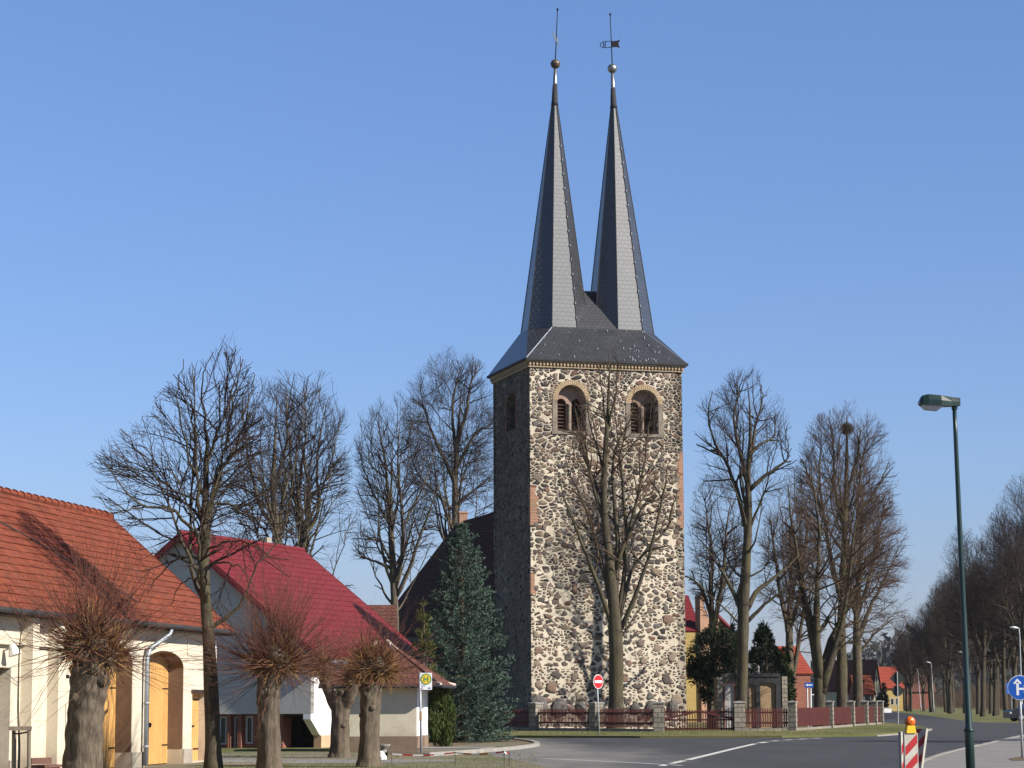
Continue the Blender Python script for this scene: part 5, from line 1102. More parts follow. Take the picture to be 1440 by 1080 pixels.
# ------------------------------------------------------------------ conifers and shrubs
def tufts(P, d, L, wd, rng, cross=2):
    """needle / leaf sprays: narrow tapering blades"""
    N = len(P); V = []
    for c in range(cross):
        u = unit(np.cross(d, rng.normal(size=(N, 3)))); V.append(np.stack([P - u * wd[:, None], P + d * L[:, None] * .45 + u * wd[:, None] * 1.1, P + d * L[:, None], P + d * L[:, None] * .45 - u * wd[:, None] * 1.1], 1))
    V = np.concatenate(V).reshape(-1, 3); return V, np.arange(len(V)).reshape(-1, 4)
def spruce(label, D, px, py_base, py_top, half, seed):
    rng = np.random.default_rng(seed); b = at(px, py_base, D); H = at(px, py_top, D)[2]; t = thing('blue_spruce', label, 'spruce', (b[0], D, 0)); c = np.array([b[0], D, 0.])
    tm = MB().tube([c + [0, 0, -.05], c + [0, 0, H * .5], c + [0, 0, H - .1]], [.17, .1, .015], 8); 
    mb = MB(); fm = MB(); PP = []; DD = []; LL = []
    z = .12
    prof = lambda h: half * np.interp(h, [0, .05, .16, .31, .45, .60, .75, .88, .95, 1], [.82, .98, 1.0, .90, .78, .62, .44, .26, .13, .02])
    while z < H * .985:
        n = int(9 + 10 * (1 - z / H)); a0 = rng.uniform(0, 6.28)
        for k in range(n):
            az = a0 + k * 6.283 / n + rng.uniform(-.25, .25); R2 = prof(z / H) * (rng.uniform(.55, 1.2) if rng.uniform() < .8 else rng.uniform(1.05, 1.3)); 
            lift = np.interp(z / H, [0, .5, .85, 1], [-.15, .1, .5, 1.4]); S = np.linspace(0, 1, 7)
            pts = np.stack([c[0] + np.cos(az) * R2 * S, c[1] + np.sin(az) * R2 * S, z + R2 * (lift * S - .25 * S + .28 * S ** 3)], 1)
            mb.tube(pts, [.02, .018, .015, .012, .01, .007, .004], 4, cap=False)
            m = max(4, int(R2 * 11)); f = np.sqrt(rng.uniform(.10, 1, m)); j = np.minimum((f * 6).astype(int), 5); w_ = (f * 6 - j)[:, None]; q = pts[j] * (1 - w_) + pts[j + 1] * w_
            T = unit(pts[j + 1] - pts[j]); sgn = rng.choice([-1, 1], m)[:, None]; sd = unit(np.cross(T, [0, 0, 1.])) * sgn; L = (.10 + .26 * (1 - f)) * R2 ** .5 + .08
            d = unit(T * rng.uniform(.5, 1.1, (m, 1)) + sd * rng.uniform(.3, 1.0, (m, 1)) + np.array([0, 0, 1]) * rng.normal(.08, .25, (m, 1)))
            for s_ in np.linspace(.15, 1, 4):
                PP.append(q + d * (L * s_)[:, None]); DD.append(d); LL.append(np.full(m, .11))
        z += np.interp(z / H, [0, 1], [.27, .20])
    P = np.concatenate(PP); d = np.concatenate(DD); 
    # each twig point carries a small brush of needles
    reps = 3; P = np.repeat(P, reps, 0) + rng.normal(size=(len(P) * reps, 3)) * .018; d = np.repeat(d, reps, 0); d = unit(d + rng.normal(size=d.shape) * .55 + np.array([0, 0, .12]))
    V, Q = tufts(P, d, rng.uniform(.08, .15, len(P)), rng.uniform(.010, .020, len(P)), rng, 1)
    fm.add(V, Q); build('trunk', tm, 'bark_grey', t); build('branches', mb, 'bark_grey', t); build('crown', fm, 'spruce_needles', t); return t
spruce('dense blue green spruce standing between the bus shelter and the church tower', 93.5, 650, 1047, 737, 1.82, 51)
def bush(label, name, cat, D, prof, seed, leaf, n, L, wd, mode='up', group=None, stem=.06, pxbase=None):
    """crown of many leaf sprays filling a profile of photo rows (py, px left, px right)"""
    rng = np.random.default_rng(seed); cw = Crown(prof, D, .9); xb = (cw.xl[0] + cw.xr[0]) / 2 if pxbase is None else at(pxbase, prof[-1][0], D)[0]
    t = thing(name, label, cat, (xb, D, 0), group); c = np.array([xb, D, 0.])
    zt = cw.z[-1]; tm = MB().tube([c + [0, 0, -.05], c + [0, 0, zt * .5], [(cw.xl[-1] + cw.xr[-1]) / 2, D, zt - .1]], [stem * 1.3, stem, .012], 7)
    # clumps
    nc = max(10, n // 70); z = rng.uniform(cw.z[0], zt, nc * 2); h = np.interp(z, cw.z, cw.xr - cw.xl) / 2; z = z[rng.uniform(0, h.max(), len(z)) < h + .1 * h.max()][:nc]
    h = np.interp(z, cw.z, cw.xr - cw.xl) / 2; cx = np.interp(z, cw.z, cw.xr + cw.xl) / 2; az = rng.uniform(0, 6.283, len(z)); r = h * np.sqrt(rng.uniform(.15, 1, len(z)))
    C = np.stack([cx + np.cos(az) * r, D + np.sin(az) * r * .9, z], 1); m = n // len(z)
    if mode != 'up':
        for q in C[::3]: tm.tube([c + [0, 0, max(.2, q[2] * .6)], (c + [0, 0, q[2] * .8]) * .4 + q * .6, q], [.03, .02, .006], 4)
    o = unit(C - np.stack([cx, np.full(len(z), D), z - .4], 1)); 
    P = np.repeat(C, m, 0) + rng.normal(size=(len(C) * m, 3)) * np.array([.16, .16, .26 if mode == 'up' else .16]) * max(.5, h.mean())
    d = np.repeat(o, m, 0)
    if mode == 'up': d = unit(d * .35 + np.array([0, 0, 1]) + rng.normal(size=P.shape) * .28)
    else: d = unit(d + rng.normal(size=P.shape) * .6 + np.array([0, 0, .1]))
    P[:, 2] = np.maximum(P[:, 2], .03); ok = cw.inside(P, np.full(len(P), 1.1)); P, d = P[ok], d[ok]
    V, Q = tufts(P, d, L * rng.uniform(.6, 1.3, len(P)), wd * rng.uniform(.6, 1.3, len(P)), rng, 1)
    build('trunk', tm, 'bark_grey', t); build('crown', MB().add(V, Q), leaf, t); return t
bush('bushy olive green thuja between the bus stop sign and the blue spruce', 'thuja_bush', 'thuja', 83, [(958, 612, 622), (970, 606, 630), (990, 602, 636), (1015, 601, 640), (1035, 604, 638), (1049, 609, 634)], 61, 'thuja_leaf', 9000, .17, .018)
bush('thin yellowish young conifer above the shelter roof beside the spruce', 'young_conifer', 'conifer', 88, [(836, 594, 596), (855, 589, 600), (890, 584, 606), (930, 580, 612), (980, 578, 614), (1030, 580, 612)], 62, 'thin_conifer_leaf', 3000, .2, .016, mode='out', stem=.05)
bush('dark broad yew in front of the yellow brick house right of the tower', 'yew_tree', 'yew', 146, [(880, 1000, 1012), (893, 985, 1030), (910, 970, 1040), (930, 966, 1040), (950, 968, 1034), (965, 975, 1022), (985, 990, 1012)], 63, 'yew_leaf', 12000, .28, .035, mode='out', stem=.28, pxbase=1001)
bush('pointed dark green conifer behind the cemetery vault', 'dark_conifer', 'conifer', 152, [(878, 1070, 1076), (900, 1062, 1086), (925, 1056, 1096), (950, 1052, 1104), (980, 1052, 1108)], 64, 'yew_leaf', 8000, .3, .035, mode='out', stem=.12)
bush('low dark green bush right of the cemetery vault', 'dark_bush', 'bush', 158, [(915, 1096, 1104), (930, 1088, 1112), (950, 1085, 1116), (985, 1086, 1116)], 65, 'thuja_leaf', 5000, .26, .03, mode='out', stem=.1)
bush('small slim conifer between the thick trunk and the yew', 'slim_conifer', 'conifer', 154, [(880, 1028, 1032), (900, 1022, 1040), (930, 1018, 1046), (980, 1020, 1046)], 66, 'yew_leaf', 4000, .28, .032, mode='out', stem=.1)
bush('tiny dark conical tree beside the far yellow gable', 'cone_conifer', 'conifer', 330, [(963, 1240, 1242), (975, 1237, 1245), (990, 1235, 1247), (1000, 1236, 1246)], 67, 'yew_leaf', 1800, .5, .07, mode='out', stem=.1)

# ------------------------------------------------------------------ churchyard fence and gate
fp = [(697, 1028.3), (754, 1028.6), (839, 1029.4), (927, 1030.6), (1040, 1030.2), (1115, 1029.8)]
posts = [gnd(x, y)[:2] for x, y in fp]
p0 = posts[-1]; pe = np.array(at(1231, 1000, 153)[:2])
for px in (1160, 1190, 1209, 1222, 1230.5):
    k = (px - 720) / F; # where the line p0 -> pe crosses the sight line of that post
    d = pe - p0; t_ = (k * p0[1] - p0[0]) / (d[0] - k * d[1]); posts.append(p0 + d * t_)
fence = thing('churchyard_fence', 'dark red picket fence between pale stone block posts in front of the church', 'fence', (posts[4][0], posts[4][1], 0))
def post(P, W, h, fr):
    m = MB(); f = Fr(P, fr.u); o = build('post', m.box(f, -W / 2, W / 2, -W / 2, W / 2, 0, h), 'stone_blocks', fence, uv=True)
    c = MB(); w2 = W / 2 + .04; c.add([f.p(a, b, h) for a, b in ((-w2, w2), (w2, w2), (w2, -w2), (-w2, -w2))] + [f.p(a, b, h + .06) for a, b in ((-w2, w2), (w2, w2), (w2, -w2), (-w2, -w2))] + [f.p(0, 0, h + .11)], [(0, 3, 2, 1), (0, 1, 5, 4), (1, 2, 6, 5), (2, 3, 7, 6), (3, 0, 4, 7), (4, 5, 8), (5, 6, 8), (6, 7, 8), (7, 4, 8)])
    build('cap', c, 'concrete', o)
def pickets(m, f, u0, u1, zb, zt, n0, gap=.115, wd=.066, top=None):
    n = int((u1 - u0) / gap)
    for i in range(n):
        u = u0 + (i + .5) * (u1 - u0) / n; t = zt if top is None else top(u); a = random.uniform(-.012, .012)
        m.add([f.p(u - wd / 2, n0, zb), f.p(u + wd / 2, n0, zb), f.p(u + wd / 2, n0 - .022, zb), f.p(u - wd / 2, n0 - .022, zb), f.p(u - wd / 2, n0, t + a), f.p(u + wd / 2, n0, t + a), f.p(u + wd / 2, n0 - .022, t + a), f.p(u - wd / 2, n0 - .022, t + a), f.p(u, n0 - .011, t + a + .04)],
              [(0, 3, 2, 1), (0, 1, 5, 4), (1, 2, 6, 5), (2, 3, 7, 6), (3, 0, 4, 7), (4, 5, 8), (5, 6, 8), (6, 7, 8), (7, 4, 8)])
for i, P in enumerate(posts):
    front = i < 6; W = .56 if i in (1, 2, 3, 4) else .42
    q = posts[i + 1] if i + 1 < len(posts) else P + (P - posts[i - 1]); fr = Fr(P, q - P)
    post(P, W, 1.52 if i else 1.4, fr)
    if i + 1 < len(posts) and i != 3:
        L = np.linalg.norm(q - P); W2 = .56 if i + 1 in (1, 2, 3, 4) else .42
        pn = MB(); pickets(pn, fr, W / 2 + .05, L - W2 / 2 - .05, .27, 1.22, .03)
        for z in (.45, .98): pn.box(fr, W / 2, L - W2 / 2, -.045, .007, z, z + .09)
        build('picket_panel', pn, 'fence_maroon', fence)
        build('base_wall', MB().box(fr, W / 2 + .002, L - W2 / 2 - .002, -.14, .12, 0, .20), 'stone_blocks', fence, uv=True)
GP, GQ = posts[3], posts[4]; gf = Fr(GP, GQ - GP); GL = np.linalg.norm(GQ - GP)
gate = thing('picket_gate', 'wide double leaf dark red picket gate with diagonal braces between stone posts', 'gate', gf.p(GL / 2, 0, 0))
for a, b, sg in ((.34, GL / 2 - .01, 1), (GL / 2 + .01, GL - .34, -1)):
    m = MB(); pickets(m, gf, a, b, .06, 1.2, .03, .125, .05, lambda u: 1.26 - .10 * math.sin(math.pi * (u - .3) / (GL - .6)))
    for z in (.16, .62, 1.02): m.box(gf, a, b, -.05, .006, z, z + .085)
    s0, s1 = (a, b) if sg > 0 else (b, a)
    for k0, k1 in (((s0, .7), (s1, 1.16)), ): m.prism([gf.p(s0, .032, .66), gf.p(s1, .032, 1.06), gf.p(s1, .032, 1.16), gf.p(s0, .032, .77)], gf.n * .03)
    build('gate_leaf', m, 'fence_maroon', gate)
build('gate_post', MB().box(gf, .285, .335, -.04, .05, 0, 1.3), 'fence_maroon', gate); build('gate_post', MB().box(gf, GL - .335, GL - .285, -.04, .05, 0, 1.3), 'fence_maroon', gate)

# ------------------------------------------------------------------ cemetery vault, houses beyond
VF = Fr(at(1008, 990, 143)[:2], (1, .12)); vu = lambda px: VF.hit(px, 980)[0]; vz = lambda y: VF.hit(1050, y)[1]
vault = thing('burial_vault', 'old stone burial wall with dark slab and arched tan panels behind the fence', 'tomb', VF.p(vu(1054), -.5, 0))
build('pillar', MB().box(VF, vu(1008.5), vu(1016), -.9, .08, 0, vz(952)), 'stone_blocks', vault, uv=True)
build('pillar', MB().box(VF, vu(1099.5), vu(1107), -.9, .1, 0, vz(951.5)), 'stone_blocks', vault, uv=True)
build('left_bay', MB().plate(VF, rect(vu(1016), vu(1034), 0, vz(947)), [arch(vu(1018.5), vu(1033), 0, vz(968), vz(959))], 0, .5), 'mossy_shaded_stone', vault)
build('left_panel', MB().plate(VF, arch(vu(1019.5), vu(1033), 0, vz(968), vz(960)), [], -.12, .1), 'plaster_grey', vault)
build('brick_arch', MB().plate(VF, arch(vu(1017.8), vu(1033.9), 0, vz(967), vz(957.6), 20), [arch(vu(1019.4), vu(1032.9), -.1, vz(968), vz(960), 20)], .02, .3), 'brick_red', vault, uv=True)
build('dark_slab', MB().plate(VF, rect(vu(1034.2), vu(1099), 0, vz(952)), [arch(vu(1053), vu(1063), 0, vz(966), vz(962)), arch(vu(1069), vu(1091), 0, vz(965), vz(960))], .05, .6), 'dark_slab', vault)
build('cornice', MB().box(VF, vu(1033), vu(1097), -.7, .12, vz(952) + .004, vz(947)), 'dark_slab', vault)
for a, b, y in ((1053, 1063, 966), (1069, 1091, 965)): build('arched_panel', MB().plate(VF, arch(vu(a) - .03, vu(b) + .03, 0, vz(y), vz(y - 5) + .03), [], -.12, .1), 'panel_tan', vault)
build('finial', MB().lathe(VF.p(vu(1068), -.2, vz(947)), [(.12, 0), (.06, .2), (.1, .35), (.02, .5)], 8), 'concrete', vault)

def house_box(name, label, D, fr, W, Dp, ze, zr, wallm, roofm, gable_front, ov=.3, wins=(), cat='house', org=None):
    t = thing(name, label, cat, fr.p(W / 2, -Dp / 2, 0)); w_ = MB()
    sd = Fr(fr.p(W, 0, 0), -fr.n); sl = Fr(fr.p(0, -Dp, 0), fr.n); bk = Fr(fr.p(W, -Dp, 0), -fr.u)
    g = lambda L: [(0, 0), (L, 0), (L, ze), (L / 2, zr - .08), (0, ze)]
    if gable_front: polys = (g(W), rect(0, Dp, 0, ze), rect(0, Dp, 0, ze), g(W))
    else: polys = (rect(0, W, 0, ze), g(Dp), g(Dp), rect(0, W, 0, ze))
    for f, p in zip((fr, sd, sl, bk), polys): w_.plate(f, p, [], 0, .05, back=False)
    build('wall', w_, wallm, t, uv=True)
    r = MB(); k = (zr - ze)
    if gable_front:
        k /= W / 2; a = zr + .05
        for u, sg in ((W + ov, 1), (-ov, -1)):
            e = [fr.p(u, ov, ze - k * ov), fr.p(u, -Dp - ov, ze - k * ov)]; q = [fr.p(W / 2, ov, a), fr.p(W / 2, -Dp - ov, a)]; r.tiled(*(e if sg > 0 else e[::-1]), *(q if sg > 0 else q[::-1]), .4, .02, 10, .12)
    else:
        k /= Dp / 2; a = zr + .05
        for n_, sg in ((ov, 1), (-Dp - ov, -1)):
            e = [fr.p(-ov, n_, ze - k * ov), fr.p(W + ov, n_, ze - k * ov)]; q = [fr.p(-ov, -Dp / 2, a), fr.p(W + ov, -Dp / 2, a)]; r.tiled(*(e if sg > 0 else e[::-1]), *(q if sg > 0 else q[::-1]), .4, .02, 10, .12)
    rf_ = build('roof', r, roofm, t, uv=True)
    for f_, u0, u1, z0, z1 in wins:
        f = {'f': fr, 's': sd, 'l': sl}[f_]; m = MB().plate(f, rect(u0, u1, z0, z1), [rect(u0 + .09, u1 - .09, z0 + .09, z1 - .09)], .03, .08); o = build('window', m, 'window_frame', t); build('pane', MB().box(f, u0 + .09, u1 - .09, .004, .012, z0 + .09, z1 - .09), 'glass_dark', o)
    return t, rf_
# yellow and orange brick house right of the tower
D_ = 188; q0 = at(948, 990, D_); q1 = at(986, 990, D_); YF = Fr(q0[:2], (1, .15)); Wy = YF.hit(986, 990)[0]
yt, yr = house_box('brick_gable_house', 'yellow house with dark red roof and orange brick stepped gable right of the tower', D_, YF, Wy, 9.0, YF.hit(970, 886)[1], YF.hit(970, 838, -4.5)[1], 'yellow_plaster', 'metal_red', False, .1)
GS = Fr(YF.p(Wy + .02, 0, 0), (.80, .60)); gm2 = MB(); zp = YF.hit(985, 840)[1]; ze_ = YF.hit(985, 886)[1]
gl = GS.hit(1046, 960)[0]; gm2.plate(GS, [(0, 0), (gl, 0), (gl, GS.hit(1046, 908)[1]), (GS.hit(1008, 870)[0], GS.hit(1008, 870)[1]), (0, GS.hit(988, 866)[1])], [], 0, .35)
build('brick_gable', gm2, 'brick_orange', yt, uv=True)
for px, yt_ in ((986.5, 838), (991, 858), (1008, 866), (1026, 884)):
    u = GS.hit(px, 950)[0]; build('pier', MB().box(GS, u - .22, u + .22, -.4, .2, 0, GS.hit(px, yt_)[1]), 'brick_orange', yt, uv=True)
cp = MB(); cp.prism([GS.p(GS.hit(1006, 868)[0], .3, GS.hit(1006, 866)[1]), GS.p(gl, .3, GS.hit(1046, 906)[1]), GS.p(gl, .3, GS.hit(1046, 903)[1]), GS.p(GS.hit(1006, 868)[0], .3, GS.hit(1006, 862)[1])], -GS.n * .8); build('coping', cp, 'metal_red', yt, uv=True)
# annex with lean-to roof in front of it
# red brick house seen between trunks
q = at(1118, 990, 205); XF = Fr(q[:2], (1, .3)); house_box('red_brick_house', 'red brick house glimpsed between the trunks behind the one-way sign', 205, XF, XF.hit(1141, 990)[0], 7, XF.hit(1130, 945)[1], XF.hit(1130, 908)[1], 'brick_red', 'tile_redfar', False, .2, [('f', 1.4, 1.9, .9, 2.2)])
q = at(1206, 996, 262); XF = Fr(q[:2], (1, .05)); house_box('orange_roof_cottage', 'small brick cottage with orange hipped looking roof at the end of the fence', 262, XF, XF.hit(1229, 990)[0], 5, XF.hit(1218, 974)[1], XF.hit(1218, 950, -2.5)[1], 'brick_red', 'tile_orange', False, .25, [('f', .7, 1.5, 1.0, 2.3)])
q = at(1228, 996, 332); XF = Fr(q[:2], (.55, .83)); house_box('pale_gable_house', 'pale yellow house showing its tall narrow pointed gable left of the far road', 332, XF, XF.hit(1238, 990)[0], 9, XF.hit(1234, 966)[1], XF.hit(1232, 928, 0)[1], 'cream_far', 'tile_brown', True, .2, [('f', 1.0, 1.7, 1.2, 2.4), ('f', .9, 1.5, 4.2, 5.2)])
q = at(1241, 996, 372); XF = Fr(q[:2], (1, .12)); house_box('red_roof_house', 'yellow house under a big red roof with a small skylight left of the far road', 372, XF, XF.hit(1270, 990)[0], 9, XF.hit(1255, 966)[1], XF.hit(1255, 938, -4.5)[1], 'yellow_plaster', 'tile_redfar', False, .3, [('f', 1.3, 1.9, .9, 2.0), ('f', 2.1, 2.6, .9, 2.0), ])
q = at(1276, 994, 460); XF = Fr(q[:2], (1, .1)); house_box('brown_roof_house', 'dull brown roofed house partly behind the avenue trunks at the end of the road', 460, XF, 5.5, 9, 3.6, 8.4, 'brick_red', 'tile_brown', False)
q = at(500, 900, 118); XF = Fr(q[:2], (1, .05)); house_box('outbuilding', 'low outbuilding with a brown tiled roof behind the red metal roof', 118, XF, 1.85, 6, XF.hit(530, 893)[1], XF.hit(530, 852, -3)[1], 'plaster_beige', 'tile_brown', False, .2)
gw = at(1243, 996.5, 318); XF = Fr(gw[:2], (1, .1)); m = MB(); m.box(XF, 0, 1.0, -.1, .1, 0, .62); o = thing('garden_wall', 'low white garden wall beside the far road below the red roof', 'wall', XF.p(.5, 0, 0)); build('panel', m, 'plaster_white', o); build('cap', MB().box(XF, -.04, 1.04, -.14, .14, .622, .70), 'concrete', o)

# ------------------------------------------------------------------ street lamps
def grey_lamp(label, pb, top, head):
    g = gnd(*pb); D = g[1]; tp = at(top[0], top[1], D); hd = at(head[0], head[1], D); t = thing('street_lamp', label, 'street lamp', g, 'grey street lamps of the far road')
    m = MB().tube([g, g + (tp - g) * .14, g + (tp - g) * .15, g + (tp - g) * .93, tp - np.array([.05, 0, 0]), tp * .7 + hd * .3 + np.array([0, 0, .04])], [.085, .08, .055, .045, .04, .035], 8); build('pole', m, 'galvanised', t, smooth=True)
    u = unit(hd - tp); L = np.linalg.norm(hd - tp); n = 10; S = np.linspace(0, 1, 8); m = MB(); W = .16 * np.sin(np.pi * np.clip(S * .9 + .08, 0, 1)) + .03
    R_ = []
    for s_, w_ in zip(S, W): 
        c = tp + (hd - tp) * (.12 + .9 * s_) + np.array([0, 0, .02]); a = np.arange(n) * 2 * math.pi / n; R_.append(c + np.outer(np.cos(a) * w_, [0, 1, 0]) + np.outer(np.sin(a) * w_ * .55, [0, 0, 1]))
    i = np.arange(7)[:, None] * n; k = np.arange(n)[None]; m.add(np.concatenate(R_), np.stack([i + k, i + (k + 1) % n, i + n + (k + 1) % n, i + n + k], -1).reshape(-1, 4)); m.add(np.concatenate([R_[0], R_[-1]]), [tuple(range(n))[::-1], tuple(range(n, 2 * n))])
    build('lamp_head', m, 'sign_white', t, smooth=True); return t
grey_lamp('grey street lamp leftmost and farthest in the row along the avenue', (1295.5, 1000.6), (1290.5, 941.5), (1286, 940.5))
grey_lamp('grey street lamp in the avenue row just right of the farthest one', (1313.5, 1002), (1309.5, 932.5), (1302.5, 931))
grey_lamp('grey street lamp whose pole is hidden behind the green lamp post', (1360, 1005.5), (1356.5, 918.5), (1346.5, 916.5))
grey_lamp('nearest grey street lamp rising behind the round blue arrow sign', (1438, 1014), (1433.5, 883.5), (1420, 882.5))
D = 41.0; lb = at(1366.5, 1112, D); lb[2] = 0; lt = at(1342, 574, D); lt[1] = D + .0
gl_ = thing('green_street_lamp', 'tall dark green street lamp with a boxy head in the right foreground', 'street lamp', lb)
ax = lt - lb; kk = (at(1364, 1024, D)[2]) / lt[2]
build('pole', MB().tube([lb, lb + ax * kk * .93, lb + ax * kk * .985, lb + ax * kk * 1.03, lb + ax * .5, lb + ax * .93, lb + ax], [.080, .079, .077, .060, .049, .038, .036], 16), 'lamp_green', gl_, smooth=True)
build('base_sleeve', MB().tube([lb + ax * kk * .95, lb + ax * kk * .985], [.092, .090], 16), 'lamp_green', gl_, smooth=True)
hp_ = lambda px, py, y: at(px, py, D) + np.array([0, y, 0])
def loft(secs):
    m = MB(); n = len(secs[0]); m.add(np.concatenate([np.array(s_) for s_ in secs]), [(i * n + k, i * n + (k + 1) % n, (i + 1) * n + (k + 1) % n, (i + 1) * n + k) for i in range(len(secs) - 1) for k in range(n)] + [tuple(range(n))[::-1], tuple(range((len(secs) - 1) * n, len(secs) * n))]); return m
def sec(px, y0, y1, wt, wb): return [hp_(px, y1, -wb), hp_(px, y1, wb), hp_(px, (y0 + y1) / 2, wb * 1.02), hp_(px, y0, wt), hp_(px, y0, -wt), hp_(px, (y0 + y1) / 2, -wb * 1.02)]
hd = build('lamp_head', loft([sec(1292.3, 564.5, 568, .10, .115), sec(1296, 557, 570.5, .11, .15), sec(1304, 555.5, 571, .13, .165), sec(1322, 557, 571.5, .12, .16), sec(1338, 559.3, 571.5, .09, .10), sec(1349.5, 560.3, 571, .065, .07)]), 'lamp_green', gl_)
build('diffuser', loft([sec(1296.5, 570, 571.5, .13, .12), sec(1301, 571.2, 576, .14, .10), sec(1318, 571.8, 577.6, .14, .10), sec(1324.5, 571.8, 573, .13, .12)]), 'lamp_glass', hd)
build('spigot', MB().tube([hp_(1342.4, 576, 0), hp_(1342.0, 569, 0)], [.052, .055], 12), 'lamp_green', gl_)

# ------------------------------------------------------------------ traffic signs
def disc(c, n, r, th, k=28, sq=1.0, ph=0.0):
    n = np.array([n[0], n[1], 0.]); n /= np.linalg.norm(n); u = np.array([-n[1], n[0], 0]); z = np.array([0, 0, 1.])
    return MB().prism([c + u * r * math.cos(t + ph) + z * r * math.sin(t + ph) for t in np.arange(k) * 2 * math.pi / k], -n * th), n, u, z
g = gnd(843, 1037.5); D = g[1]; c = at(840, 958.6, D); tp = at(839.3, 947.5, D)
t = thing('no_entry_sign', 'round red no entry sign with a white bar on a grey post', 'traffic sign', g)
build('post', MB().tube([g, tp - np.array([0, 0, .02])], .03, 8), 'galvanised', t, smooth=True)
nn = (math.sin(R(45)), -math.cos(R(45))); cc = c + np.array([*nn, 0]) * .06
dm, n, u, z = disc(cc, nn, .325, .02); dp_ = build('sign_plate', dm, 'sign_white', t); dm, *_ = disc(cc + n * .004, nn, .30, .003); build('red_field', dm, 'sign_red', dp_)
build('bar', MB().prism([cc + n * .009 + u * a * .24 + z * b * .055 for a, b in ((-1, -1), (1, -1), (1, 1), (-1, 1))], -n * .004), 'sign_white', dp_)
# bus stop
g = gnd(592.5, 1061.8); D = g[1]; tp = at(590.5, 946, D)
t = thing('bus_stop_sign', 'bus stop sign with a green H on a yellow disc beside the shelter', 'bus stop sign', g)
build('post', MB().tube([g, tp], .035, 10), 'galvanised', t, smooth=True)
SF2 = Fr(at(590.2, 946, D)[:2], (1, .12)); z1 = at(600, 946.2, D)[2]; z0 = at(600, 970, D)[2]; W = .38
pl = build('sign_plate', MB().box(SF2, .0, W, .036, .056, z0, z1), 'sign_white', t)
cz = z1 - .195; cu = W / 2
def dsk(fr, u, zc, r, n0, th, k=28): return MB().prism([fr.p(u + r * math.cos(a), n0, zc + r * math.sin(a)) for a in np.arange(k) * 2 * math.pi / k], -fr.n * th)
build('green_ring', dsk(SF2, cu, cz, .175, .060, .004), 'sign_green', pl); build('yellow_disc', dsk(SF2, cu, cz, .142, .063, .003), 'sign_yellow', pl)
hm = MB()
for a, b, e, f in ((-.075, -.04, -.09, .09), (.04, .075, -.09, .09), (-.0399, .0399, -.018, .018)): hm.box(SF2, cu + a, cu + b, .0631, .066, cz + e, cz + f)
build('letter_h', hm, 'sign_green', pl)
lm_ = MB(); lm_.box(SF2, .04, .16, .0561, .058, z0 + .10, z0 + .125); lm_.box(SF2, .04, .10, .0561, .058, z0 + .04, z0 + .07); lm_.box(SF2, .25, .34, .0561, .058, z0 + .03, z0 + .07); build('small_print', lm_, 'sign_blue', pl)
tz = at(592, 1007, D)[2]; build('timetable_box', MB().box(SF2, -.02, .06, .036, .07, tz - .14, tz + .14), 'panel_tan', t)
# round blue arrow sign
g = gnd(1438, 1070.5); D = g[1]; c = at(1434, 967, D); tp = at(1433.2, 951.5, D)
t = thing('arrow_sign', 'round blue sign with white straight and right arrows at the right edge', 'traffic sign', g)
build('post', MB().tube([g, tp], .034, 10), 'galvanised', t, smooth=True)
AF = Fr(c[:2], (1, -.05)); rr = .325
pl = build('sign_plate', dsk(AF, 0, c[2], rr, .06, .02, 36), 'sign_white', t); build('blue_field', dsk(AF, 0, c[2], rr - .014, .064, .003, 36), 'sign_blue', pl)
def poly(fr, pts, n0, th): return MB().prism([fr.p(a, n0, b) for a, b in pts], -fr.n * th)
k = c[2]; am = MB()
for q in ([(-.10, -.20), (-.035, -.20), (-.035, .12), (-.10, .12)], [(-.0675, .24), (-.175, .12), (-.145, .085), (-.0675, .165), (.01, .085), (.04, .12)], [(-.0349, -.06), (.10, -.06), (.10, -.005), (-.0349, -.005)], [(.22, -.0325), (.12, .075), (.085, .045), (.15, -.0325), (.085, -.11), (.12, -.14)]):
    am.prism([AF.p(a, .068, k + b) for a, b in q], -AF.n * .004)
build('arrows', am, 'sign_white', pl)
# plate on its own post behind
g = gnd(1423.2, 1013.8); D = g[1]; t = thing('blue_plate_sign', 'small blue rectangular sign on a thin post left of the round arrow sign', 'traffic sign', g); tp = at(1422.3, 960, D)
build('post', MB().tube([g, tp], .035, 8), 'galvanised', t); PF = Fr(at(1414.5, 965, D)[:2], (1, .35)); build('sign_plate', MB().box(PF, 0, .62, .04, .07, at(1420, 976, D)[2], at(1420, 960.5, D)[2]), 'sign_blue', t)
# one-way sign
D = 148; g = at(1136, 1000, D); g[2] = 0; t = thing('one_way_sign', 'blue rectangular one-way sign with a white left arrow on two white posts', 'traffic sign', g)
OF = Fr(at(1131, 963, D)[:2], (1, .05)); ow = OF.hit(1143.5, 963)[0]; oz0, oz1 = OF.hit(1137, 966.8)[1], OF.hit(1137, 959.8)[1]
for px in (1135, 1140): a = OF.hit(px, 963)[0]; build('post', MB().tube([OF.p(a, 0, 0), OF.p(a, 0, oz1)], .045, 8), 'sign_white', t)
pl = build('sign_plate', MB().box(OF, 0, ow, .05, .07, oz0, oz1), 'sign_blue', t); zc = (oz0 + oz1) / 2; h_ = (oz1 - oz0)
build('arrow', poly(OF, [(ow * .12, zc), (ow * .34, zc + h_ * .3), (ow * .34, zc + h_ * .12), (ow * .88, zc + h_ * .12), (ow * .88, zc - h_ * .12), (ow * .34, zc - h_ * .12), (ow * .34, zc - h_ * .3)], .076, .005), 'sign_white', pl)
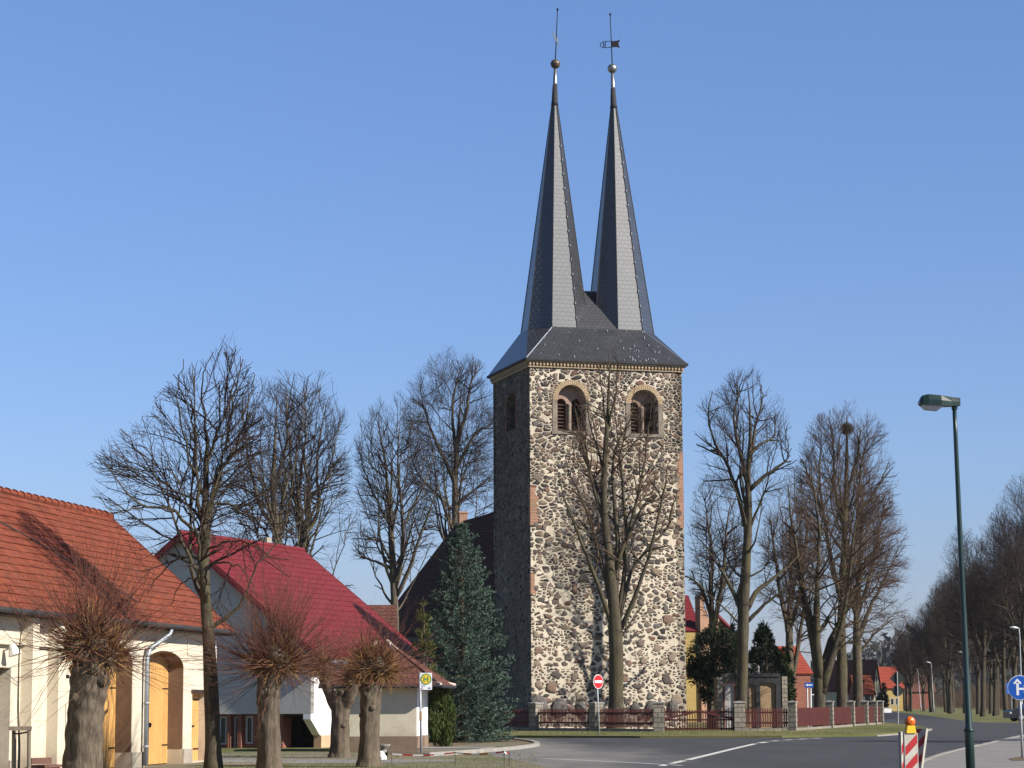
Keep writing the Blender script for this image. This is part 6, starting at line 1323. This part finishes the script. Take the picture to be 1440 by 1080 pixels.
# backs of signs
g = gnd(1263.3, 1019.5); D = g[1]; t = thing('sign_post', 'diamond sign above a round sign seen from behind on a thin post', 'traffic sign', g); tp = at(1261.5, 944, D)
build('post', MB().tube([g, tp], .035, 8), 'galvanised', t)
nb_ = (.12, .99)
c = at(1261.8, 954, D) + np.array([0, .06, 0]); m, *_ = disc(c, nb_, .50, .02, 4); build('diamond_plate', m, 'sign_back', t); c = at(1262.2, 971.5, D) + np.array([0, .06, 0]); m, *_ = disc(c, nb_, .36, .02, 24); build('round_plate', m, 'sign_back', t)
D = 162; g = at(1209.5, 1000, D); g[2] = 0; t = thing('yield_sign', 'dark back of a triangular yield sign behind the end of the fence', 'traffic sign', g); tp = at(1207.5, 955, D); build('post', MB().tube([g, tp], .035, 8), 'galvanised', t)
c = at(1209.5, 960.5, D) + np.array([0, .06, 0]); m, *_ = disc(c, (.5, .86), .45, .02, 3, ph=math.pi / 2 + math.pi); build('triangle_plate', m, 'sign_back', t)

# ------------------------------------------------------------------ hazard beacons
def beacon(label, D, px0, px1, ytop, ang, lean=0.0, flip=1, lamp=False):
    a = at(px0, ytop, D); b = at(px1, ytop, D); W = .25; c0 = (a + b) / 2; H = a[2]; ux = np.array([math.cos(ang), math.sin(ang), 0]); n = np.array([ux[1], -ux[0], 0]); Z = unit(np.array([math.sin(lean), 0, math.cos(lean)]))
    base = c0 - Z * (H / Z[2]); g = np.array([base[0], base[1], 0.]); t = thing('hazard_beacon', label, 'traffic beacon', g, 'red and white hazard beacons')
    fr = lambda u, k, z: g + ux * u + n * k + Z * z
    HT = H / Z[2]; m = MB().hexa([fr(u, k, z) for z in (.10, HT) for u, k in ((-W / 2, .025), (W / 2, .025), (W / 2, -.025), (-W / 2, -.025))]); brd = build('board', m, 'beacon_white', t)
    for side in (1, -1):
        sm = MB(); st = .32; s0 = -.2
        while s0 < HT:
            # diagonal stripe clipped to the board
            P = []
            for u in np.linspace(-W / 2 + .012, W / 2 - .012, 7):
                lo = s0 + flip * u * 1.0; P.append((u, min(max(lo, .11), HT - .01), min(max(lo + .16, .11), HT - .01)))
            for (u0, l0, h0), (u1, l1, h1) in zip(P[:-1], P[1:]):
                if h0 - l0 < .002 and h1 - l1 < .002: continue
                q = [fr(u0, side * .0275, l0), fr(u1, side * .0275, l1), fr(u1, side * .0275, h1), fr(u0, side * .0275, h0)]; sm.quad(*(q if side > 0 else q[::-1]))
            s0 += st
        build('stripes', sm, 'beacon_red', brd)
    fm = MB().hexa([fr(u, k, z) for z in (.0, .10) for u, k in ((-.22, .40), (.22, .40), (.22, -.40), (-.22, -.40))]); build('foot', fm, 'rubber', t)
    if lamp:
        bb = fr(0, 0, HT); m = MB().hexa([bb + ux * u + n * k + np.array([0, 0, z]) for z in (.0, .13) for u, k in ((-.09 if z == 0 else -.07, .05), (.09 if z == 0 else .07, .05), (.09 if z == 0 else .07, -.05), (-.09 if z == 0 else -.07, -.05))]); L = build('warning_lamp', m, 'sign_yellow', t)
        c = bb + np.array([0, 0, .2]); m = MB()
        V = []; k_ = 20; aa = np.arange(k_) * 2 * math.pi / k_; pr = [(.05, -.055), (.088, -.045), (.09, .0), (.085, .035), (.055, .06), (.01, .068)]
        for r_, q in pr: V.append(c + np.outer(np.cos(aa) * r_, ux) + np.outer(np.sin(aa) * r_, [0, 0, 1.]) + n * q)
        i = np.arange(len(pr) - 1)[:, None] * k_; kk = np.arange(k_)[None]; m.add(np.concatenate(V), np.stack([i + kk, i + (kk + 1) % k_, i + k_ + (kk + 1) % k_, i + k_ + kk], -1).reshape(-1, 4)); build('lens', m, 'lens_orange', L, smooth=True)
    return t
beacon('red and white striped hazard beacon topped by a yellow lamp with orange lens', 41.0, 1272, 1288.5, 1031, R(14), 0, 1, True)
beacon('hazard beacon turned sideways just behind the left edge of the lamp beacon', 41.5, 1264, 1273, 1029, R(60), 0, 1)
beacon('hazard beacon leaning to the right with a bright white edge', 41.8, 1289, 1304, 1024.5, R(-52), R(9), 1)

# ------------------------------------------------------------------ small things on the left
D = 47.5; g = at(26, 1080, D); g[2] = 0; cw = lambda px, py, dy=0: at(px, py, D) + np.array([0, dy, 0])
t = thing('young_tree', 'thin young tree tied between wooden stakes in front of the barn', 'young tree', g)
st = [g, cw(27, 1050), cw(25.5, 1000), cw(26, 960), cw(27, 920), cw(30, 885), cw(33, 862)]; build('trunk', MB().tube(smooth_line(st, 4), np.linspace(.028, .008, 25), 7), 'bark_grey', t, smooth=True)
rg_ = np.random.default_rng(9); LP = np.array([smooth_line(st, 4)[10:]]); P, T, r, tt, tot = spawn(LP, np.full(LP.shape[:2], .01), .12, .1, 1, rg_); p1, r1 = grow(P, T, rg_.uniform(.3, .9, len(P)), np.full(len(P), .006), np.full(len(P), .003), 5, None, rg_, (35, 65), .08, .08); mb = MB(); emit(mb, p1, r1, 4)
P, T, r, tt, tot = spawn(p1, r1, .2, .2, 1, rg_); p2, r2 = grow(P, T, rg_.uniform(.1, .3, len(P)), np.full(len(P), .004), np.full(len(P), .002), 3, None, rg_, (25, 50), .08, .06); emit(mb, p2, r2, 3); build('crown', mb, 'twig_dark', t)
t = thing('tree_stake_frame', 'round wooden stakes joined by a board around the young tree', 'tree stakes', g)
for px, dy, rr_ in ((18.5, .1, .05), (42.5, -.1, .04)): b = cw(px, 1080, dy); b[2] = 0; build('stake', MB().tube([b, cw(px, 1024, dy)], [rr_, rr_], 10), 'post_wood', t)
a = cw(14, 1023.5); b = cw(46.5, 1022.5); SFm = Fr(a[:2] + np.array([0, -.13]), b[:2] - a[:2]); build('cross_board', MB().box(SFm, 0, np.linalg.norm((b - a)[:2]), -.02, .02, a[2] - .05, a[2] + .03), 'post_wood', t)
build('tie', MB().tube([cw(18, 1031, .0), cw(26, 1032, -.04), cw(42, 1029, -.1)], .018, 6), 'rubber', t)
D = 52; B0 = at(54, 1068, D); B1 = at(82, 1067, D); bf = Fr(B0[:2], (.55, .83)); bl_ = bf.hit(82, 1067)[0]
t = thing('bench', 'small brown plank bench by the barn wall beside the thick pollard', 'bench', bf.p(bl_ / 2, 0, 0)); zb = B0[2] - .02
build('seat', MB().box(bf, 0, bl_, -.2, .2, zb - .16, zb - .1), 'bench_wood', t); build('backrest', MB().box(bf, 0, bl_, -.24, -.2, zb - .09, zb + .05), 'bench_wood', t)
for u in (.15, bl_ - .15): build('leg', MB().box(bf, u - .03, u + .03, -.19, .17, 0, zb - .161), 'iron', t)
g = gnd(539, 1059.5); t = thing('stone_planter', 'shallow grey stone planter bowl at the foot of the shelter wall', 'planter', g)
build('bowl', MB().lathe(g, [(.10, 0), (.12, .05), (.11, .12), (.22, .24), (.24, .30), (.20, .30), (.18, .26)], 14), 'concrete', t, smooth=False); build('soil', MB().lathe(g, [(.185, .255), (.15, .27), (.02, .285)], 12), 'earth', t)
g = gnd(536, 1068.5); rg_ = np.random.default_rng(3); mb = MB(); mb.lathe(g, [(.12, 0), (.15, .08), (.12, .19), (.05, .25)], 9); V = mb.v[0]; V[:, :2] += rg_.normal(0, .015, (len(V), 2)); tag(build('white_stone', mb, 'plaster_white', org=g), 'white painted marker stone beside the pollard with golden shoots', 'stone')
rods = [gnd(551, 1078), gnd(640, 1078), gnd(709, 1078.5), gnd(716, 1078.2)]
t = thing('barrier_tape', 'low red and white barrier tape strung between thin rods by the road edge', 'barrier tape', rods[1])
zz = [.30, .33, .36, .36]
for p, z_ in zip(rods, zz): build('rod', MB().tube([p, p + np.array([0, 0, z_ + .04])], .007, 5), 'iron', t)
for nm2, mt, ph in (('tape', 'sign_white', 0), ('red_tape', 'beacon_red', 1)):
    m = MB()
    for i in range(3):
        n_ = 6 if i < 2 else 2
        for k in range(n_):
            if k % 2 != ph: continue
            f0, f1 = k / n_, (k + 1) / n_; q = []
            for f in (f0, f1): b = rods[i] * (1 - f) + rods[i + 1] * f; q.append(b + np.array([0, 0, zz[i] * (1 - f) + zz[i + 1] * f - .05 * math.sin(math.pi * f)]))
            m.prism([q[0], q[1], q[1] + [0, 0, .035], q[0] + [0, 0, .035]], (0, .002, 0))
    build(nm2, m, mt, t)
# dark parked car under the avenue trees at the right edge
g = gnd(1421, 1014.6); cf = Fr(g[:2], (1, .12)); CL = 4.3
t = thing('parked_car', 'dark parked car under the avenue trees at the right edge', 'car', cf.p(CL / 2, -.85, 0))
prof = [(0, .28), (0, .72), (.12, .82), (1.05, .95), (1.75, 1.42), (3.1, 1.45), (3.9, 1.0), (4.25, .92), (4.3, .35), (4.2, .25), (.1, .25)]
build('body', MB().prism([cf.p(u, 0, z) for u, z in prof], -cf.n * 1.7), 'car_dark', t)
build('side_window', MB().prism([cf.p(u, .004, z) for u, z in [(1.25, .98), (1.85, 1.36), (3.0, 1.38), (3.6, 1.0)]], -cf.n * .004), 'glass_dark', t)
for u in (.85, 3.4):
    for n_ in (.03, -1.55):
        o = build('wheel', MB().prism([cf.p(u + .31 * math.cos(a), n_, .31 + .31 * math.sin(a)) for a in np.arange(20) * math.pi / 10], -cf.n * .2), 'rubber', t)
        if n_ > 0: build('rim', MB().prism([cf.p(u + .18 * math.cos(a), n_ + .01, .31 + .18 * math.sin(a)) for a in np.arange(14) * math.pi / 7], -cf.n * .01), 'galvanised', o)
build('headlight', MB().box(cf, -.01, .12, -.25, .006, .58, .72), 'lamp_glass', t)
# brown thicket under and behind the avenue
rg_ = np.random.default_rng(21); n_ = 16000; f = rg_.uniform(0, 1, n_); off = rg_.uniform(5, 16, n_); a_x = 52 + 38 * f; a_y = 225 + 330 * f
P = np.stack([a_x + off, a_y + rg_.normal(0, 5, n_), np.zeros(n_)], 1); hh = (2.5 + 2.2 * np.sin(a_y * .11) + rg_.uniform(0, 2.6, n_)); P[:, 2] = rg_.uniform(0, .7, n_) * np.maximum(hh, .5)
d = unit(rg_.normal(size=(n_, 3)) * np.array([.5, .5, .25]) + np.array([0, 0, 1.])); tag(build('thicket', MB().prisms(P, P + d * rg_.uniform(.6, 1.7, n_)[:, None], np.full(n_, .022), np.full(n_, .006)), 'twig_brown'), kind='stuff')
# far wood on the horizon
rg_ = np.random.default_rng(12); m = MB(); n_ = 26000; X = rg_.uniform(-330, 420, n_); Y = rg_.uniform(950, 1100, n_); H = 15 + 4 * np.sin(X * .045) + 3 * np.sin(X * .12 + 1) + 2 * np.sin(X * .31) + rg_.uniform(-4, 3, n_); H += 4 * (X > 150) + 3 * np.exp(-((X - 176) / 9) ** 2)
Z = rg_.uniform(0, 1, n_) ** .7 * H; P = np.stack([X, Y, Z], 1); d = unit(rg_.normal(size=(n_, 3)) * np.array([1, 1, .5]) + np.array([0, 0, 1.2])); V, Q = tufts(P, d, rg_.uniform(3, 6, n_), rg_.uniform(.5, 1.3, n_), rg_, 1); m.add(V, Q)
m.box(XY, -330, 420, -1100, -1000, 0, 11)
tag(build('distant_wood', m, 'forest_far'), kind='stuff')

# ------------------------------------------------------------------ haze: one closed box of thin air
hm_ = bpy.data.materials.new('haze'); hm_.use_nodes = True; t_ = hm_.node_tree; t_.nodes.clear()
ho = t_.nodes.new('ShaderNodeOutputMaterial'); pv = t_.nodes.new('ShaderNodeVolumePrincipled'); t_.links.new(pv.outputs[0], ho.inputs['Volume'])
pv.inputs['Color'].default_value = (0.80, 0.88, 1, 1); pv.inputs['Density'].default_value = 0.00005; MATS['haze'] = hm_
tag(build('haze', MB().box(XY, -420, 520, -1250, 70, -1, 60), 'haze'), kind='stuff')
